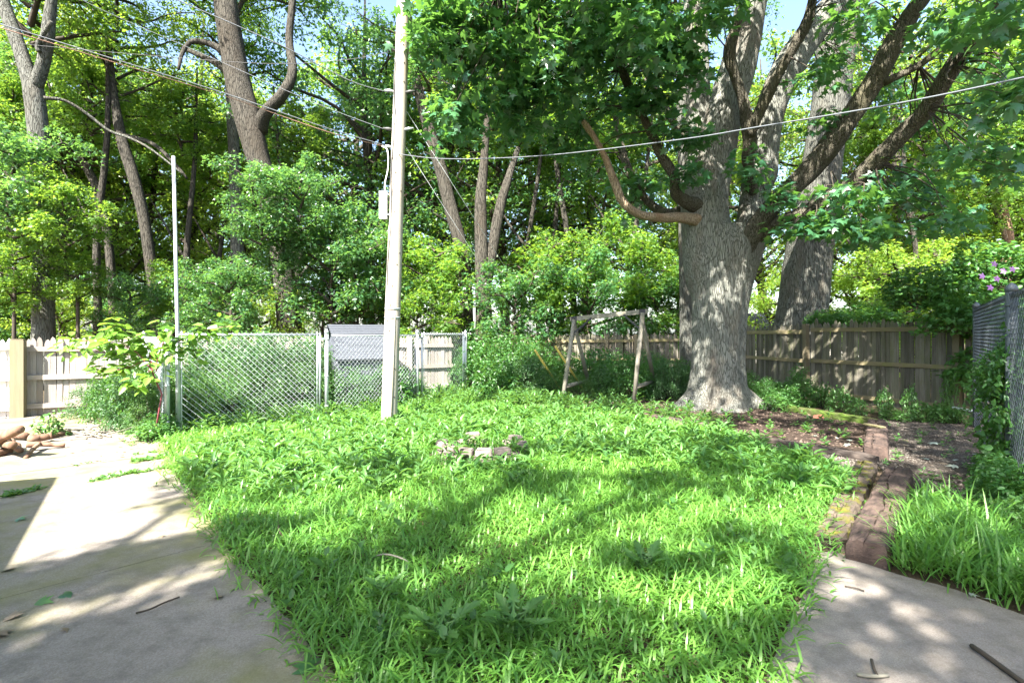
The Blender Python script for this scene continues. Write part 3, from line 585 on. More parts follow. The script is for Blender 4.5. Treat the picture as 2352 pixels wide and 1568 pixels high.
timber('metal_strip', 'short pale metal strip by the corner post of the right fence', P(2188, 0, 9.3) * [1, 1, 0], P(2236, 0, 8.85) * [1, 1, 0], .06, .03, M['galv_wire'], 16, 0, 'strip', .24, .002)
def brick(label, p, rz, s=(.19, .09, .06), mat='red', name='brick'):
    me = mesh(name, [box((-s[0] / 2, -s[1] / 2, 0), (s[0] / 2, s[1] / 2, s[2]))], M[mat]); bm = bmesh.new(); bm.from_mesh(me); bmesh.ops.bevel(bm, geom=bm.edges[:], offset=.008, segments=2, affect='EDGES'); bm.to_mesh(me); bm.free()
    return tag(part(name, me, None, p, (rng.normal(0, .06), rng.normal(0, .06), rz)), label, 'brick')
brick('red brick among the vines below the dark right fence', P(1880, 955, 9.6) * [1, 1, 0] + [0, 0, .01], .4)
brick('red brick piece at the foot of the maple by the swing', G(1560, 945), 1.1)

fr = root('fire_ring', 'ring of stacked tan retaining blocks half sunk in the lawn weeds', 'fire ring', G(1108, 1046))
bm_ = []
for k in range(3):
    me = mesh('block', [prism([(-.105, 0), (.105, 0), (.105, .085), (-.105, .085)], -.07, .06)], M['block']); bm = bmesh.new(); bm.from_mesh(me)
    for v in bm.verts:
        if v.co.y > 0: v.co.x *= .8
    bmesh.ops.bevel(bm, geom=bm.edges[:], offset=.014, segments=2, affect='EDGES'); 
    for v in bm.verts: v.co += Vector(rng.normal(0, .003, 3))
    bm.to_mesh(me); bm.free(); bm_.append(me)
for c in range(2):
    for k in range(15):
        if (c == 1 and k in (0, 2, 5, 6, 13)) or k in (3,): continue
        a = k / 15 * 6.283 + c * .2; part('block', bm_[k % 3], fr, (.52 * math.cos(a), .52 * math.sin(a), c * .088 + .035), (rng.normal(0, .05), rng.normal(0, .05), a + math.pi / 2 + rng.normal(0, .06)))

def log(label, a, b, r, seed, mat='log', fork=None, name='log', cat='log', group=None):
    a, b = np.array(a, float), np.array(b, float); rg = np.random.default_rng(seed); n = 7; L = np.linalg.norm(b - a)
    q = a + (b - a) * np.linspace(0, 1, n)[:, None] + np.vstack([[0, 0, 0], rg.normal(0, L * .025, (n - 2, 3)) * [1, 1, .5], [0, 0, 0]])
    ps = [(*tube(q, r * np.linspace(1, .75, n) * rg.uniform(.9, 1.1, n), 12, 3, .10, seed),)]
    if fork is not None: ps.append((*tube([q[fork[0]], np.array(fork[1]) * .5 + q[fork[0]] * .5 + [0, 0, .02], fork[1]], [r * .85, r * .7, r * .6], 10, 3, .08, seed + 1),))
    return tag(part(name, mesh(name, ps, M[mat], True)), label, cat, group)
def gz(u, v, z): p = G(u, v, z); return p
log('thick sawn log end poking up at the top of the woodpile', gz(-25, 1018, .20), gz(46, 985, .42), .075, 1)
log('forked debarked branch lying at the front of the woodpile', gz(62, 1020, .13), gz(150, 1022, .07), .038, 2, fork=(2, gz(58, 1052, .04)))
log('short stout log in the middle of the woodpile', gz(70, 1008, .10), gz(120, 1000, .12), .06, 3)
log('log lying behind the scrubby plant by the woodpile', gz(95, 1006, .07), gz(158, 993, .06), .045, 4)
log('dark log at the bottom left of the woodpile', gz(-60, 1052, .07), gz(28, 1030, .10), .07, 5)
log('split log leaning on the left of the woodpile', gz(-30, 1005, .14), gz(30, 1022, .22), .06, 6)
log('small log chunk between the forked branch and the woodpile', gz(20, 1012, .16), gz(48, 1034, .10), .05, 7)
log('crooked log across the back of the woodpile', gz(-40, 995, .10), gz(60, 1000, .12), .065, 8)
for k in range(34):
    u, v = 235 + rng.normal(0, 28), 997 + rng.normal(0, 9); a = rng.uniform(0, 6.28); L = rng.uniform(.12, .45); p = G(u, v, .05)
    log('dry stick in the small heap on the patio near the bushes', p, p + [math.cos(a) * L, math.sin(a) * L, rng.uniform(0, .09)], rng.uniform(.006, .014), 100 + k, 'swing', None, 'stick', 'stick', 'heap of dry sticks on the patio')
def stick(label, pts, r, mat='twig'): return tag(part('stick', mesh('stick', [tube(np.array(pts), r, 6, 3, .1, 5)], M[mat], True)), label, 'stick')
stick('thin curved twig lying on the left patio near the middle', [G(312, 1407, .045), G(345, 1398, .05), G(375, 1384, .048), G(412, 1370, .045)], .005)
stick('dark forked stick at the right edge of the concrete path', [G(2232, 1482, .045), G(2258, 1500, .05), G(2300, 1530, .045), G(2352, 1568, .045)], .012)
stick('grey stick lying on the concrete path at the bottom right', [G(1968, 1548, .04), G(2005, 1552, .045), G(2040, 1550, .04)], .008, 'swing')
stick('short upright-angled twig beside the grey stick on the path', [G(2002, 1514, .05), G(2008, 1535, .05), G(2016, 1552, .045)], .007, 'twig')
stick('thin twig at the top of the concrete path', [G(1940, 1345, .04), G(1965, 1350, .043), G(1985, 1356, .04)], .004)
stick('curved dry stem arching in the lawn grass left of centre', [G(835, 1290, .02), G(880, 1272, .16), (G(930, 1285, .14)), G(955, 1310, .03)], .006, 'swing')
stick('reddish dry stem in the grass near the patio edge', [G(640, 1180, .02), G(640, 1215, .14), G(655, 1235, .10), G(680, 1255, .02)], .006, 'bark_dead')

# ------------------------------------------------------------------ big maple
MO = np.array([4.46, 11.1, 0]); mapl = root('big_maple_tree', 'huge grey multi-stemmed maple trunk in the mulch bed right of the swing', 'tree', MO)
def limb(pts, smooth=5, n=14, wob=.06, seed=0):
    w = [(P(u, v, 11.1 + dd), wpx / F * (11.1 + dd) / 2) for u, v, dd, wpx in pts]
    return tube(np.array([a for a, _ in w]) - MO, [b for _, b in w], n, smooth, wob, seed)
tr = []
a_ = np.linspace(0, 2 * math.pi, 40, endpoint=False); rings = []
prof = [(960, 1640, 92), (945, 1640, 88), (930, 1641, 82), (905, 1646, 68), (870, 1648, 60), (820, 1649, 56), (760, 1651, 57), (700, 1653, 60), (650, 1657, 66), (600, 1663, 76), (560, 1668, 84), (520, 1668, 70)]
for v, u, hw in prof:
    c = P(u, v, 11.1) - MO; R_ = hw / F * 11.1; fl = max(0, (v - 850) / 110) ** 1.5; el = max(0, (680 - v) / 120)
    k = 1 + fl * (.20 * np.cos(5 * a_ + .6) + .12 * np.cos(8 * a_ + 2)) + .045 * np.cos(7 * a_ + v * .004) + .03 * np.cos(12 * a_ - v * .006)
    yk = 1 - .28 * min(1, el)
    rings.append(np.column_stack([c[0] + R_ * k * np.cos(a_), c[1] + R_ * k * yk * np.sin(a_), np.full(40, c[2])]))
V = np.vstack(rings); n = 40; i = np.arange(len(rings) - 1)[:, None] * n; j = np.arange(n)[None]
Fq = np.stack([i + j, i + (j + 1) % n, i + n + (j + 1) % n, i + n + j], -1).reshape(-1, 4)
tr.append((V, [list(f) for f in Fq] + [list(range(n - 1, -1, -1)), list(range(len(V) - n, len(V)))]))
tr.append(limb([(1645, 740, .05, 60), (1634, 640, .05, 110), (1622, 540, 0, 112), (1618, 470, 0, 104), (1626, 410, 0, 98), (1640, 350, 0, 96), (1662, 270, -.1, 84), (1690, 170, -.2, 78), (1716, 60, -.3, 70), (1735, -40, -.4, 64), (1765, -220, -.6, 50), (1800, -500, -.8, 30)], seed=1, n=20))
tr.append(limb([(1610, 440, .2, 80), (1606, 360, .4, 62), (1604, 280, .5, 56), (1602, 150, .6, 54), (1596, 0, .8, 50), (1580, -250, 1.2, 40), (1560, -500, 1.4, 20)], seed=2))
tr.append(limb([(1672, 720, .1, 40), (1690, 650, .15, 62), (1708, 590, .2, 66), (1722, 520, .3, 66), (1735, 440, .35, 66), (1745, 402, .35, 74), (1752, 360, .35, 66), (1768, 260, .3, 66), (1808, 160, .3, 68), (1860, 80, .3, 62), (1935, -10, .4, 58), (2060, -150, .6, 46), (2200, -360, .6, 26)], seed=3, n=18))
for k, (x, y) in enumerate([(1560, 940), (1600, 944), (1700, 942), (1740, 935), (1650, 948), (1690, 920)]):     # surface roots
    e = G(1650 + (x - 1650) * 1.5, y + 2) - MO; s_ = P(1650 + (x - 1650) * .55, 905, 11.0) - MO
    tr.append(tube([s_, (s_ + e) * .5 + [0, -.1, -.08], e + [0, 0, -.02]], [.22, .13, .03], 10, 4, .1, k))
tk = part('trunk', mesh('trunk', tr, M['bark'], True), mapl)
md = tk.modifiers.new('remesh', 'REMESH'); md.mode = 'VOXEL'; md.voxel_size = .032; md.use_smooth_shade = True
ms = tk.modifiers.new('smooth', 'SMOOTH'); ms.factor = .5; ms.iterations = 4
LIMBS = {
 'limb': [
  [(1668, 670, .05, 30), (1690, 605, -.2, 48), (1725, 535, -.45, 46), (1775, 475, -.7, 44), (1850, 400, -1.0, 44), (1925, 310, -1.4, 48), (1975, 235, -1.6, 46), (2020, 165, -1.8, 42), (2075, 60, -2.1, 40), (2130, -20, -2.4, 36), (2300, -250, -3, 22)],
  [(1690, 600, .05, 24), (1722, 556, -.15, 38), (1765, 522, -.5, 36), (1840, 492, -.9, 36), (1935, 440, -1.4, 36), (2010, 375, -1.8, 40), (2075, 305, -2.2, 40), (2130, 250, -2.5, 36), (2190, 150, -2.9, 36), (2265, 30, -3.3, 34), (2330, -60, -3.7, 28), (2420, -200, -4, 16)],
  [(1730, 450, .2, 26), (1718, 370, -.4, 27), (1722, 310, -.7, 30), (1708, 235, -.8, 24), (1688, 175, -.9, 24), (1676, 120, -1, 26), (1690, 60, -1.1, 22), (1712, 0, -1.2, 20), (1730, -120, -1.4, 12)],
  [(1722, 312, -.72, 28), (1745, 255, -.9, 24), (1775, 195, -1.1, 24), (1810, 130, -1.3, 23), (1850, 60, -1.5, 24), (1862, 20, -1.6, 20), (1880, -100, -1.8, 12)],
  [(1632, 490, .0, 24), (1606, 474, -.3, 34), (1572, 462, -.55, 28), (1552, 440, -.7, 26), (1548, 405, -.8, 24), (1518, 355, -.9, 20), (1492, 300, -1, 20), (1462, 240, -1.1, 20), (1430, 165, -1.3, 18), (1405, 110, -1.4, 17), (1375, 50, -1.5, 16), (1330, -60, -1.8, 10)],
  [(1420, 160, -1.3, 13), (1380, 115, -1.5, 13), (1300, 62, -1.8, 12), (1235, 18, -2.1, 10), (1150, -40, -2.4, 7)],
  [(1660, 380, .8, 30), (1560, 300, 1.2, 18), (1500, 190, 1.2, 17), (1440, 90, 1.2, 16), (1400, 0, 1.2, 12)],
  [(2030, 190, -1.8, 16), (2110, 150, -2.0, 15), (2200, 80, -2.4, 15), (2285, 18, -2.8, 14), (2400, -80, -3.2, 10)],
  [(1590, 470, .3, 24), (1530, 490, .5, 20), (1470, 440, .9, 18), (1430, 350, 1.2, 16), (1410, 250, 1.5, 10)]],
 'dead_limb': [
  [(1634, 512, .0, 20), (1606, 506, -.3, 31), (1560, 500, -.6, 23), (1515, 500, -.8, 20), (1468, 492, -.95, 20), (1430, 462, -1.05, 20), (1408, 410, -1.1, 17), (1390, 362, -1.15, 15), (1366, 318, -1.2, 13), (1346, 288, -1.25, 14), (1338, 278, -1.28, 11)]]}
limb_pts = []
for nm, ls in LIMBS.items():
    for k, l in enumerate(ls):
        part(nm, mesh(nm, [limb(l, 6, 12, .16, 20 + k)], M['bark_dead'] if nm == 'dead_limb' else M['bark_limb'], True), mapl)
        if nm == 'limb':
            for u, v, dd, w in l: limb_pts.append(P(u, v, 11.1 + dd))
for pts in ([(1640, 350, 0), (1690, 170, -.2), (1735, -40, -.4), (1765, -220, -.6), (1604, 280, .5), (1596, 0, .8), (1580, -250, 1.2), (1860, 80, .3), (1935, -10, .4), (2060, -150, .6)],):
    for u, v, dd in pts: limb_pts.append(P(u, v, 11.1 + dd))
limb_pts = np.array(limb_pts)
rm = np.random.default_rng(42)
# foliage masses: centre (u, v, distance), half sizes in photo units and depth, number of sprays
MASS = [(1010, 60, 8.6, 90, 90, 1.0, 20), (1130, 110, 9.0, 130, 120, 1.3, 34), (1060, 260, 8.8, 70, 80, .7, 14), (1300, 60, 8.8, 150, 90, 1.5, 34), (1290, 170, 9.4, 130, 70, 1.0, 24), (1180, 270, 9.5, 90, 60, .8, 12),
        (1480, 60, 8.6, 120, 90, 1.4, 26), (1560, 130, 9.0, 70, 80, .6, 16), (1640, 20, 8.6, 60, 40, .6, 6), (1490, 220, 9.6, 70, 50, .5, 8), (1570, 300, 9.8, 50, 60, .5, 7), (1400, 250, 10.6, 90, 90, 1, 12), (1570, 395, 9.8, 30, 40, .3, 3), (1330, 330, 11, 120, 60, 1, 12), (1455, 430, 11.8, 90, 60, .8, 10),
        (1720, 390, 9.6, 18, 50, .3, 3), (1885, 280, 9.3, 40, 50, .6, 2), (1800, 460, 9.8, 40, 40, .5, 3), (1890, 505, 9.0, 90, 45, .8, 10), (1960, 440, 8.8, 80, 50, .8, 6), (2010, 530, 8.6, 80, 35, .6, 6), (1870, 180, 9.4, 40, 50, .6, 2),
        (1980, 40, 9.0, 80, 45, 1, 6), (2080, 190, 11.5, 110, 90, 1, 10), (2180, 330, 10.5, 110, 90, 1, 10), (2090, 430, 9.4, 110, 60, 1, 9), (2240, 60, 7.4, 110, 60, 1, 9), (2330, 220, 6.4, 50, 110, .6, 9), (2300, 390, 7.4, 70, 70, .8, 6), (2200, 500, 8.4, 90, 40, .8, 5), (2330, 40, 6.0, 60, 60, .8, 5), (2250, 220, 10.5, 100, 90, 1, 8), (1950, 120, 12, 90, 90, 1, 8),
        (1200, 10, 11.8, 170, 80, 1.0, 22), (1380, 120, 12, 130, 90, .8, 12), (1100, -120, 8.4, 200, 90, 2, 30), (1450, -150, 8.6, 260, 110, 2.5, 45), (1850, -200, 9, 260, 140, 2.5, 45), (2250, -160, 7.5, 260, 120, 2.5, 40), (1650, -420, 10, 500, 140, 3, 70), (2150, -450, 9, 400, 150, 3, 50), (1300, -450, 9, 300, 140, 2.5, 40)]
cen = []
for u, v, d, ru, rv, rd_, n in MASS:
    o = ball(rm, n); cen.append(np.array([P(u + a[0] * ru, v + a[1] * rv, d + a[2] * rd_) for a in o]))
cen = np.vstack(cen) - MO
tw = []
for c in cen[::1]:
    dd = np.linalg.norm(limb_pts - MO - c, axis=1); k = dd.argmin()
    if dd[k] < 3.2:
        a = limb_pts[k] - MO; m1 = a + (c - a) * .5 + rm.normal(0, .15, 3) + [0, 0, .15]; tw.append((*tube([a, m1, c], [.016, .011, .005], 4, 3, caps=False), 1, .5))
part('crown', mesh('crown', [spray(rm, cen, 30, .46 * rm.uniform(.7, 1.25, len(cen)), .165, LMAPLE, .5, .75, .5)] + tw, [M['maple'], M['twig']]), mapl)

# ------------------------------------------------------------------ shade tree behind the viewpoint
ST = np.array([-7.0, -7.5, 0]); st = root('shade_tree', 'tall leafy tree behind the viewpoint dappling the lawn with shade', 'tree', ST)
part('trunk', mesh('trunk', [tube([[0, 0, 0], [.1, .3, 3], [.6, 1.0, 6], [1.6, 2.2, 9], [2.2, 3, 13]], [.45, .36, .30, .22, .08], 14, 4, .06, 3)], M['bark_wood'], True), st)
for e in ([6, 6, 9.5], [3, 9, 9], [8, 8.5, 10], [9.5, 5, 9], [0, 7, 9]):
    e = np.array(e, float); s_ = np.array([1.2, 1.8, 7.8]); part('limb', mesh('limb', [tube([s_, s_ * .5 + e * .5 + [0, 0, .6], e], [.09, .05, .015], 8, 4, .05, 3)], M['bark_wood'], True), st)
rs = np.random.default_rng(5); sh_c = []
def shade_for(gx, gy, z): return np.array([gx + SX * z / math.tan(ELEV), gy + SY * z / math.tan(ELEV), z])
SHADE = [((-3.0, 3.15), (.35, .16), 10), ((-2.5, 3.55), (.4, .18), 12), ((-2.05, 4.0), (.3, .16), 8), ((-1.6, 2.7), (1.1, .5), 34), ((-2.9, 2.2), (.9, .5), 18), ((-1.3, 3.4), (.5, .2), 6), ((-3.3, 5.45), (.45, .04), 2), ((-2.9, 4.85), (.4, .04), 2), ((-2.2, 5.0), (.25, .06), 1),
         ((.1, 5.1), (1.6, .8), 10), ((1.5, 3.7), (1.3, .5), 7), ((-.6, 3.9), (.8, .4), 6), ((0, 2.7), (1.9, .5), 15), ((2.3, 5.3), (1.2, .7), 9), ((-1.1, 5.9), (.9, .25), 4), ((.5, 6.7), (1.6, .4), 7), ((-.2, 1.2), (3, .9), 24), ((2.6, 2.6), (1.2, .9), 34), ((3.4, 3.7), (.8, .6), 6), ((3.4, 6.8), (1.3, .9), 13),
         ((4.4, 5.2), (1.1, 1.0), 14), ((5.6, 7.0), (1.5, 1.3), 24), ((5.0, 9.2), (2.0, 1.1), 22), ((7.6, 10.2), (1.3, 1.6), 34), ((6.9, 8.2), (1.1, 1.0), 20), ((5.0, 11.6), (2.0, 1.2), 26), ((5.5, 13.4), (2.2, 1.4), 22), ((2.0, 10.6), (2.0, .9), 9)]
for (gx, gy), (rx, ry), n in SHADE:
    for a in ball(rs, int(n * 1.7)): sh_c.append(shade_for(gx + a[0] * rx, gy + a[1] * ry, 9.0 + a[2] * 1.0))
sh_c = np.array(sh_c) - ST
part('crown', mesh('crown', [spray(rs, sh_c, 32, .29 * rs.uniform(.5, 1.6, len(sh_c)), .14, L3LOBE, .4, .3, .4)], [M['wood_leaf']]), st)

# ------------------------------------------------------------------ woodland trees
CR = [make_crown(11, 11, 4.6, 30, M['wood_leaf'], None, .15, 40, L3LOBE), make_crown(12, 12, 4.2, 30, M['wood_leaf_y'], None, .14, 40, L2), make_crown(13, 10, 5.0, 30, M['wood_leaf_b'], None, .15, 40, L3LOBE), make_crown(14, 13, 5.4, 34, M['wood_leaf'], None, .16, 40, L2)]
SAP = [make_crown(21, 4.2, 1.9, 16, M['wood_leaf_b'], None, .13, 34, L3LOBE, rad=.40), make_crown(22, 3.6, 1.7, 15, M['wood_leaf'], None, .12, 34, L3LOBE, rad=.38), make_crown(23, 4.0, 2.0, 16, M['wood_leaf_y'], None, .11, 38, L2, rad=.40)]
def woods(name, label, base_d, pts, mat, crowns, group=None, branches=()):
    """pts: (u, v, width) along the trunk in photo units at distance base_d; first point is taken down to the ground"""
    w = [(P(u, v, base_d), wd / F * base_d / 2) for u, v, wd in pts]
    b = w[0][0].copy(); o = np.array([b[0], b[1], 0]); t = root(name, label, 'tree', o, 0, group)
    q = [np.array([0, 0, -.05])] + [a - o for a, _ in w]; rr = [w[0][1] * 1.25] + [r for _, r in w]
    part('trunk', mesh('trunk', [tube(q, rr, 14, 4, .06, int(abs(pts[0][0])))], M[mat], True), t)
    for br in branches:
        k = [(P(u, v, base_d + dd) - o, wd / F * base_d / 2) for u, v, dd, wd in br]
        part('branch', mesh('branch', [tube([a for a, _ in k], [r for _, r in k], 9, 4, .06, 3)], M[mat], True), t)
    for (k, u, v, dd, s, rz) in crowns:
        part('crown', k, t, P(u, v, base_d + dd) - o, (0, 0, rz), s)
    return t
woods('woodland_tree', 'straight grey forked trunk at far left above the fence', 14.5, [(100, 790, 46), (101, 600, 40), (98, 450, 38), (90, 320, 38), (78, 215, 40), (68, 180, 34), (45, 110, 28), (5, 0, 26), (-30, -120, 18)], 'bark_grey',
      [(CR[0], 70, 130, 1.5, 1, 1), (SAP[0], 30, 560, -1.0, .8, 0), (SAP[1], 150, 600, -.8, .7, 2)], branches=[[(80, 205, 0, 30), (100, 140, -.1, 26), (112, 60, -.2, 24), (125, -60, -.3, 16)], [(90, 120, -.3, 10), (88, 100, -.35, 9), (118, 50, -.5, 9)], [(100, 225, 0, 9), (150, 232, .3, 7), (200, 262, .6, 7), (250, 300, .8, 6), (300, 318, .8, 6), (350, 345, .8, 5), (420, 400, .8, 4)], [(115, 490, 0, 8), (160, 510, .2, 6), (200, 520, .4, 4)]])
woods('woodland_tree', 'large dark leaning trunk with a strong right fork left of the utility pole', 17.0, [(664, 770, 56), (658, 680, 50), (645, 580, 46), (620, 450, 46), (595, 370, 50), (572, 280, 58), (545, 180, 54), (528, 80, 50), (518, 0, 48), (505, -130, 36)], 'bark_wood',
      [(CR[3], 540, 60, 2.2, 1, .5), (CR[2], 640, -80, .5, .6, 0), (SAP[0], 690, 560, -2.5, .6, 1), (SAP[0], 600, 570, -2.8, .6, 3), (SAP[0], 640, 640, -2.2, .4, 5)], branches=[[(598, 300, 0, 34), (608, 262, -.3, 28), (650, 215, -.5, 24), (672, 165, -.5, 20), (664, 90, -.4, 17), (672, 0, -.4, 15), (668, -80, -.4, 10)], [(545, 160, -.1, 26), (500, 110, -.2, 16), (445, 95, -.3, 12), (420, 120, -.4, 9), (410, 160, -.5, 6)], [(665, 620, 0, 12), (690, 600, -.2, 10), (690, 520, -.3, 8), (695, 470, -.3, 6)], [(560, 250, 0, 20), (515, 160, .5, 16), (420, 110, 1, 10)]])
woods('woodland_tree', 'slim sun-flecked trunk leaning left behind the tall pipe', 18.0, [(362, 760, 26), (350, 640, 24), (330, 500, 24), (305, 400, 24), (280, 320, 22), (262, 220, 16), (250, 100, 10)], 'bark_wood', [(CR[1], 270, 270, .6, .7, 2)], branches=[[(282, 310, 0, 10), (350, 330, -.2, 9), (400, 375, -.3, 7), (430, 410, -.3, 5)]])
woods('woodland_tree', 'thin dark trunk leaning left beside the far left tree', 20.0, [(262, 760, 20), (250, 560, 18), (225, 440, 18), (180, 350, 15), (140, 270, 11)], 'bark_wood', [(CR[2], 190, 400, .5, .6, 4)])
woods('woodland_tree', 'straight slim trunk standing just left of the large leaning one', 21.0, [(548, 760, 30), (546, 600, 28), (540, 400, 26), (532, 250, 24), (525, 100, 18)], 'bark_grey', [(CR[0], 530, 200, .8, .8, 1)])
woods('woodland_tree', 'dark trunk leaning left just right of the utility pole', 19.0, [(1072, 760, 34), (1065, 600, 30), (1035, 480, 30), (1010, 380, 28), (975, 260, 26), (950, 150, 20), (935, 0, 14)], 'bark_wood', [(CR[2], 990, 260, 1, .8, 2)])
woods('woodland_tree', 'forked dark trunk seen between the utility pole and the swing frame', 18.0, [(1112, 770, 44), (1110, 700, 38), (1106, 560, 30), (1104, 460, 26), (1112, 370, 20), (1120, 250, 12)], 'bark_wood', [(CR[3], 1130, 330, 1.4, .7, 3)], branches=[[(1112, 690, 0, 26), (1128, 590, .1, 26), (1148, 480, .2, 24), (1165, 420, .2, 20), (1190, 340, .3, 12)]])
woods('woodland_tree', 'huge sunlit trunk standing behind the dark fence right of the maple', 15.2, [(1836, 790, 118), (1842, 720, 106), (1852, 620, 98), (1866, 520, 92), (1885, 400, 84), (1905, 250, 80), (1918, 130, 78), (1935, 0, 70), (1960, -200, 50)], 'bark_grey', [(CR[0], 1980, -60, 2.5, .9, 0), (CR[1], 1900, -200, .5, .7, 0)])
woods('woodland_tree', 'grey trunk half hidden directly behind the maple stem', 16.0, [(1578, 790, 34), (1576, 600, 32), (1575, 400, 34), (1570, 250, 32), (1562, 100, 24)], 'bark_grey', [(CR[2], 1540, 150, 1.5, .7, 1)])
woods('woodland_tree', 'small pale trunk at the right edge above the chain link fence', 12.5, [(2310, 790, 26), (2312, 600, 22), (2316, 540, 20), (2300, 440, 14), (2320, 330, 8)], 'bark_dead', [(SAP[1], 2290, 520, -.5, .55, 1), (SAP[1], 2350, 420, 0, .6, 3)], branches=[[(2314, 560, 0, 10), (2290, 490, -.2, 8), (2270, 455, -.3, 6)]])
# trees one cannot tell apart deeper in the woods
fill = [(-260, 19, 0), (-120, 23, 3), (20, 25, 1), (160, 22, 0), (230, 28, 1), (330, 25, 1), (430, 28, 0), (500, 33, 3), (585, 26, 1), (470, 38, 2), (800, 34, 3), (850, 25, 2), (930, 29, 0), (1040, 26, 2), (1160, 24.5, 3), (1250, 29, 0), (1350, 24.5, 2),
        (1480, 25, 1), (1560, 30, 0), (1660, 26, 1), (1750, 31, 3), (2000, 28, 1), (2090, 24, 1), (2180, 32, 1), (2240, 27, 0), (2330, 22, 1), (2460, 20, 0), (2600, 22, 3), (1280, 38, 3), (1050, 40, 0), (1900, 38, 1), (250, 40, 2), (60, 36, 3), (-60, 31, 0), (2260, 38, 1), (1600, 38, 2), (650, 44, 0)]
rf_ = np.random.default_rng(77); tproto = mesh('trunk', [tube([[0, 0, -.05], [.1, .05, 3], [-.1, .1, 6], [.15, 0, 10], [.1, .1, 15]], [.30, .22, .18, .13, .03], 10, 3, .06, 9)], M['bark_wood'], True)
for u, d, k in fill:
    b = P(u, 0, d) * [1, 1, 0]; s = rf_.uniform(.9, 1.15) * (1 + max(0, d - 24) * .02); t = root('deep_woods_tree', 'leafy tree deeper in the woods, its trunk mostly hidden by foliage', 'tree', b, rf_.uniform(0, 6), 'trees deeper in the woods')
    part('trunk', tproto, t, (0, 0, 0), (rf_.normal(0, .03), rf_.normal(0, .03), 0), (s, s, s * 1.05))
    part('crown', CR[k], t, (0, 0, rf_.uniform(2.2, 3.6)), (0, 0, rf_.uniform(0, 6)), (s, s, s * 1.12))
# low saplings and understory
sap = [(760, 15.5, 1.6, 0, .9), (530, 15.0, 1.4, 0, .6), (740, 16.8, .6, 2, .7), (820, 16.5, 1.5, 0, 1.0), (180, 14.5, 2.3, 1, .5), (300, 15.2, 1.3, 0, .5), (480, 15.8, 1.0, 0, .7), (30, 13.8, 2.2, 1, .6), (-60, 14.5, 1.6, 1, .8), (400, 16.5, 1.8, 1, .6), (960, 16.5, .4, 1, .9), (1000, 18, 1.6, 1, 1.0), (1180, 17.5, .4, 0, .9), (1260, 19, 1.4, 1, 1.2), (1350, 18.8, .6, 0, 1.0), (1450, 19.2, 1.8, 1, 1.2), (1510, 18.7, .4, 0, .9),
       (1960, 20, .2, 2, 1.2), (2060, 17, .2, 2, 1.1), (2150, 19, .6, 2, 1.2), (2230, 15.5, .2, 2, .9), (2110, 24, 1.0, 2, 1.5), (1770, 20, .2, 2, .9), (1560, 18.6, .8, 1, .9), (140, 18, .2, 2, .8), (2000, 15, 1.0, 1, .5), (360, 20, 0, 1, .9), (240, 21, .2, 0, .9), (60, 19, 0, 1, .9), (460, 21, .2, 1, 1.0), (600, 21, 0, 2, .9), (-30, 18, .1, 0, .9), (880, 18.5, .1, 2, .9)]
slim = [(22, 19, 0), (150, 22, 1), (212, 18.5, 2), (292, 24, 0), (418, 20, 1), (484, 23, 2), (620, 24, 1), (700, 22, 0), (1190, 20, 2), (1262, 22, 1), (1330, 20.5, 0), (1425, 21, 2), (1990, 22, 1), (2120, 20, 0)]
sl_m = [mesh('trunk', [tube([[0, 0, -.05], [.12 * a, .1, 2.2], [.3 * a, .0, 5], [.7 * a, .1, 8.5], [.9 * a, 0, 12]], [.15, .125, .105, .08, .03], 9, 3, .07, 31 + k)], M['bark_wood'], True) for k, a in enumerate((-1.2, .6, 1.4))]
sl_b = [mesh('branch', [tube([[.2 * a, 0, 4.0 + k * .5], [.2 * a + b * .7, .2, 5.0 + k * .5], [.2 * a + b * 1.6, .3, 6.4 + k * .6]], [.06, .045, .015], 7, 3)], M['bark_wood'], True) for k, (a, b) in enumerate(((-1.2, 1), (.6, -1), (1.4, -1)))]
for u, d, k in slim:
    t = root('slim_tree', 'slim dark trunk standing among the leaves inside the woods', 'tree', P(u, 0, d) * [1, 1, 0], 0, 'slim trunks inside the woods'); sc_ = rf_.uniform(.8, 1.2)
    part('trunk', sl_m[k], t, (0, 0, 0), (0, 0, rf_.normal(0, .3)), (sc_, sc_, 1)); part('branch', sl_b[k], t); part('crown', SAP[1], t, (0, 0, 8.4), (0, 0, rf_.uniform(0, 6)), .9)
for u, d, z, k, s in sap:
    b = P(u, 0, d) * [1, 1, 0]; t = root('sapling', 'leafy sapling in the undergrowth at the edge of the woods', 'sapling', b, rf_.uniform(0, 6), 'saplings at the edge of the woods')
    part('trunk', mesh('trunk', [tube([[0, 0, -.05], [.03, .02, z + 1], [0, .05, z + 2.5 * s]], [.05, .04, .012], 7, 3)], M['twig'], True), t); part('crown', SAP[k], t, (0, 0, z), (0, 0, 0), s)

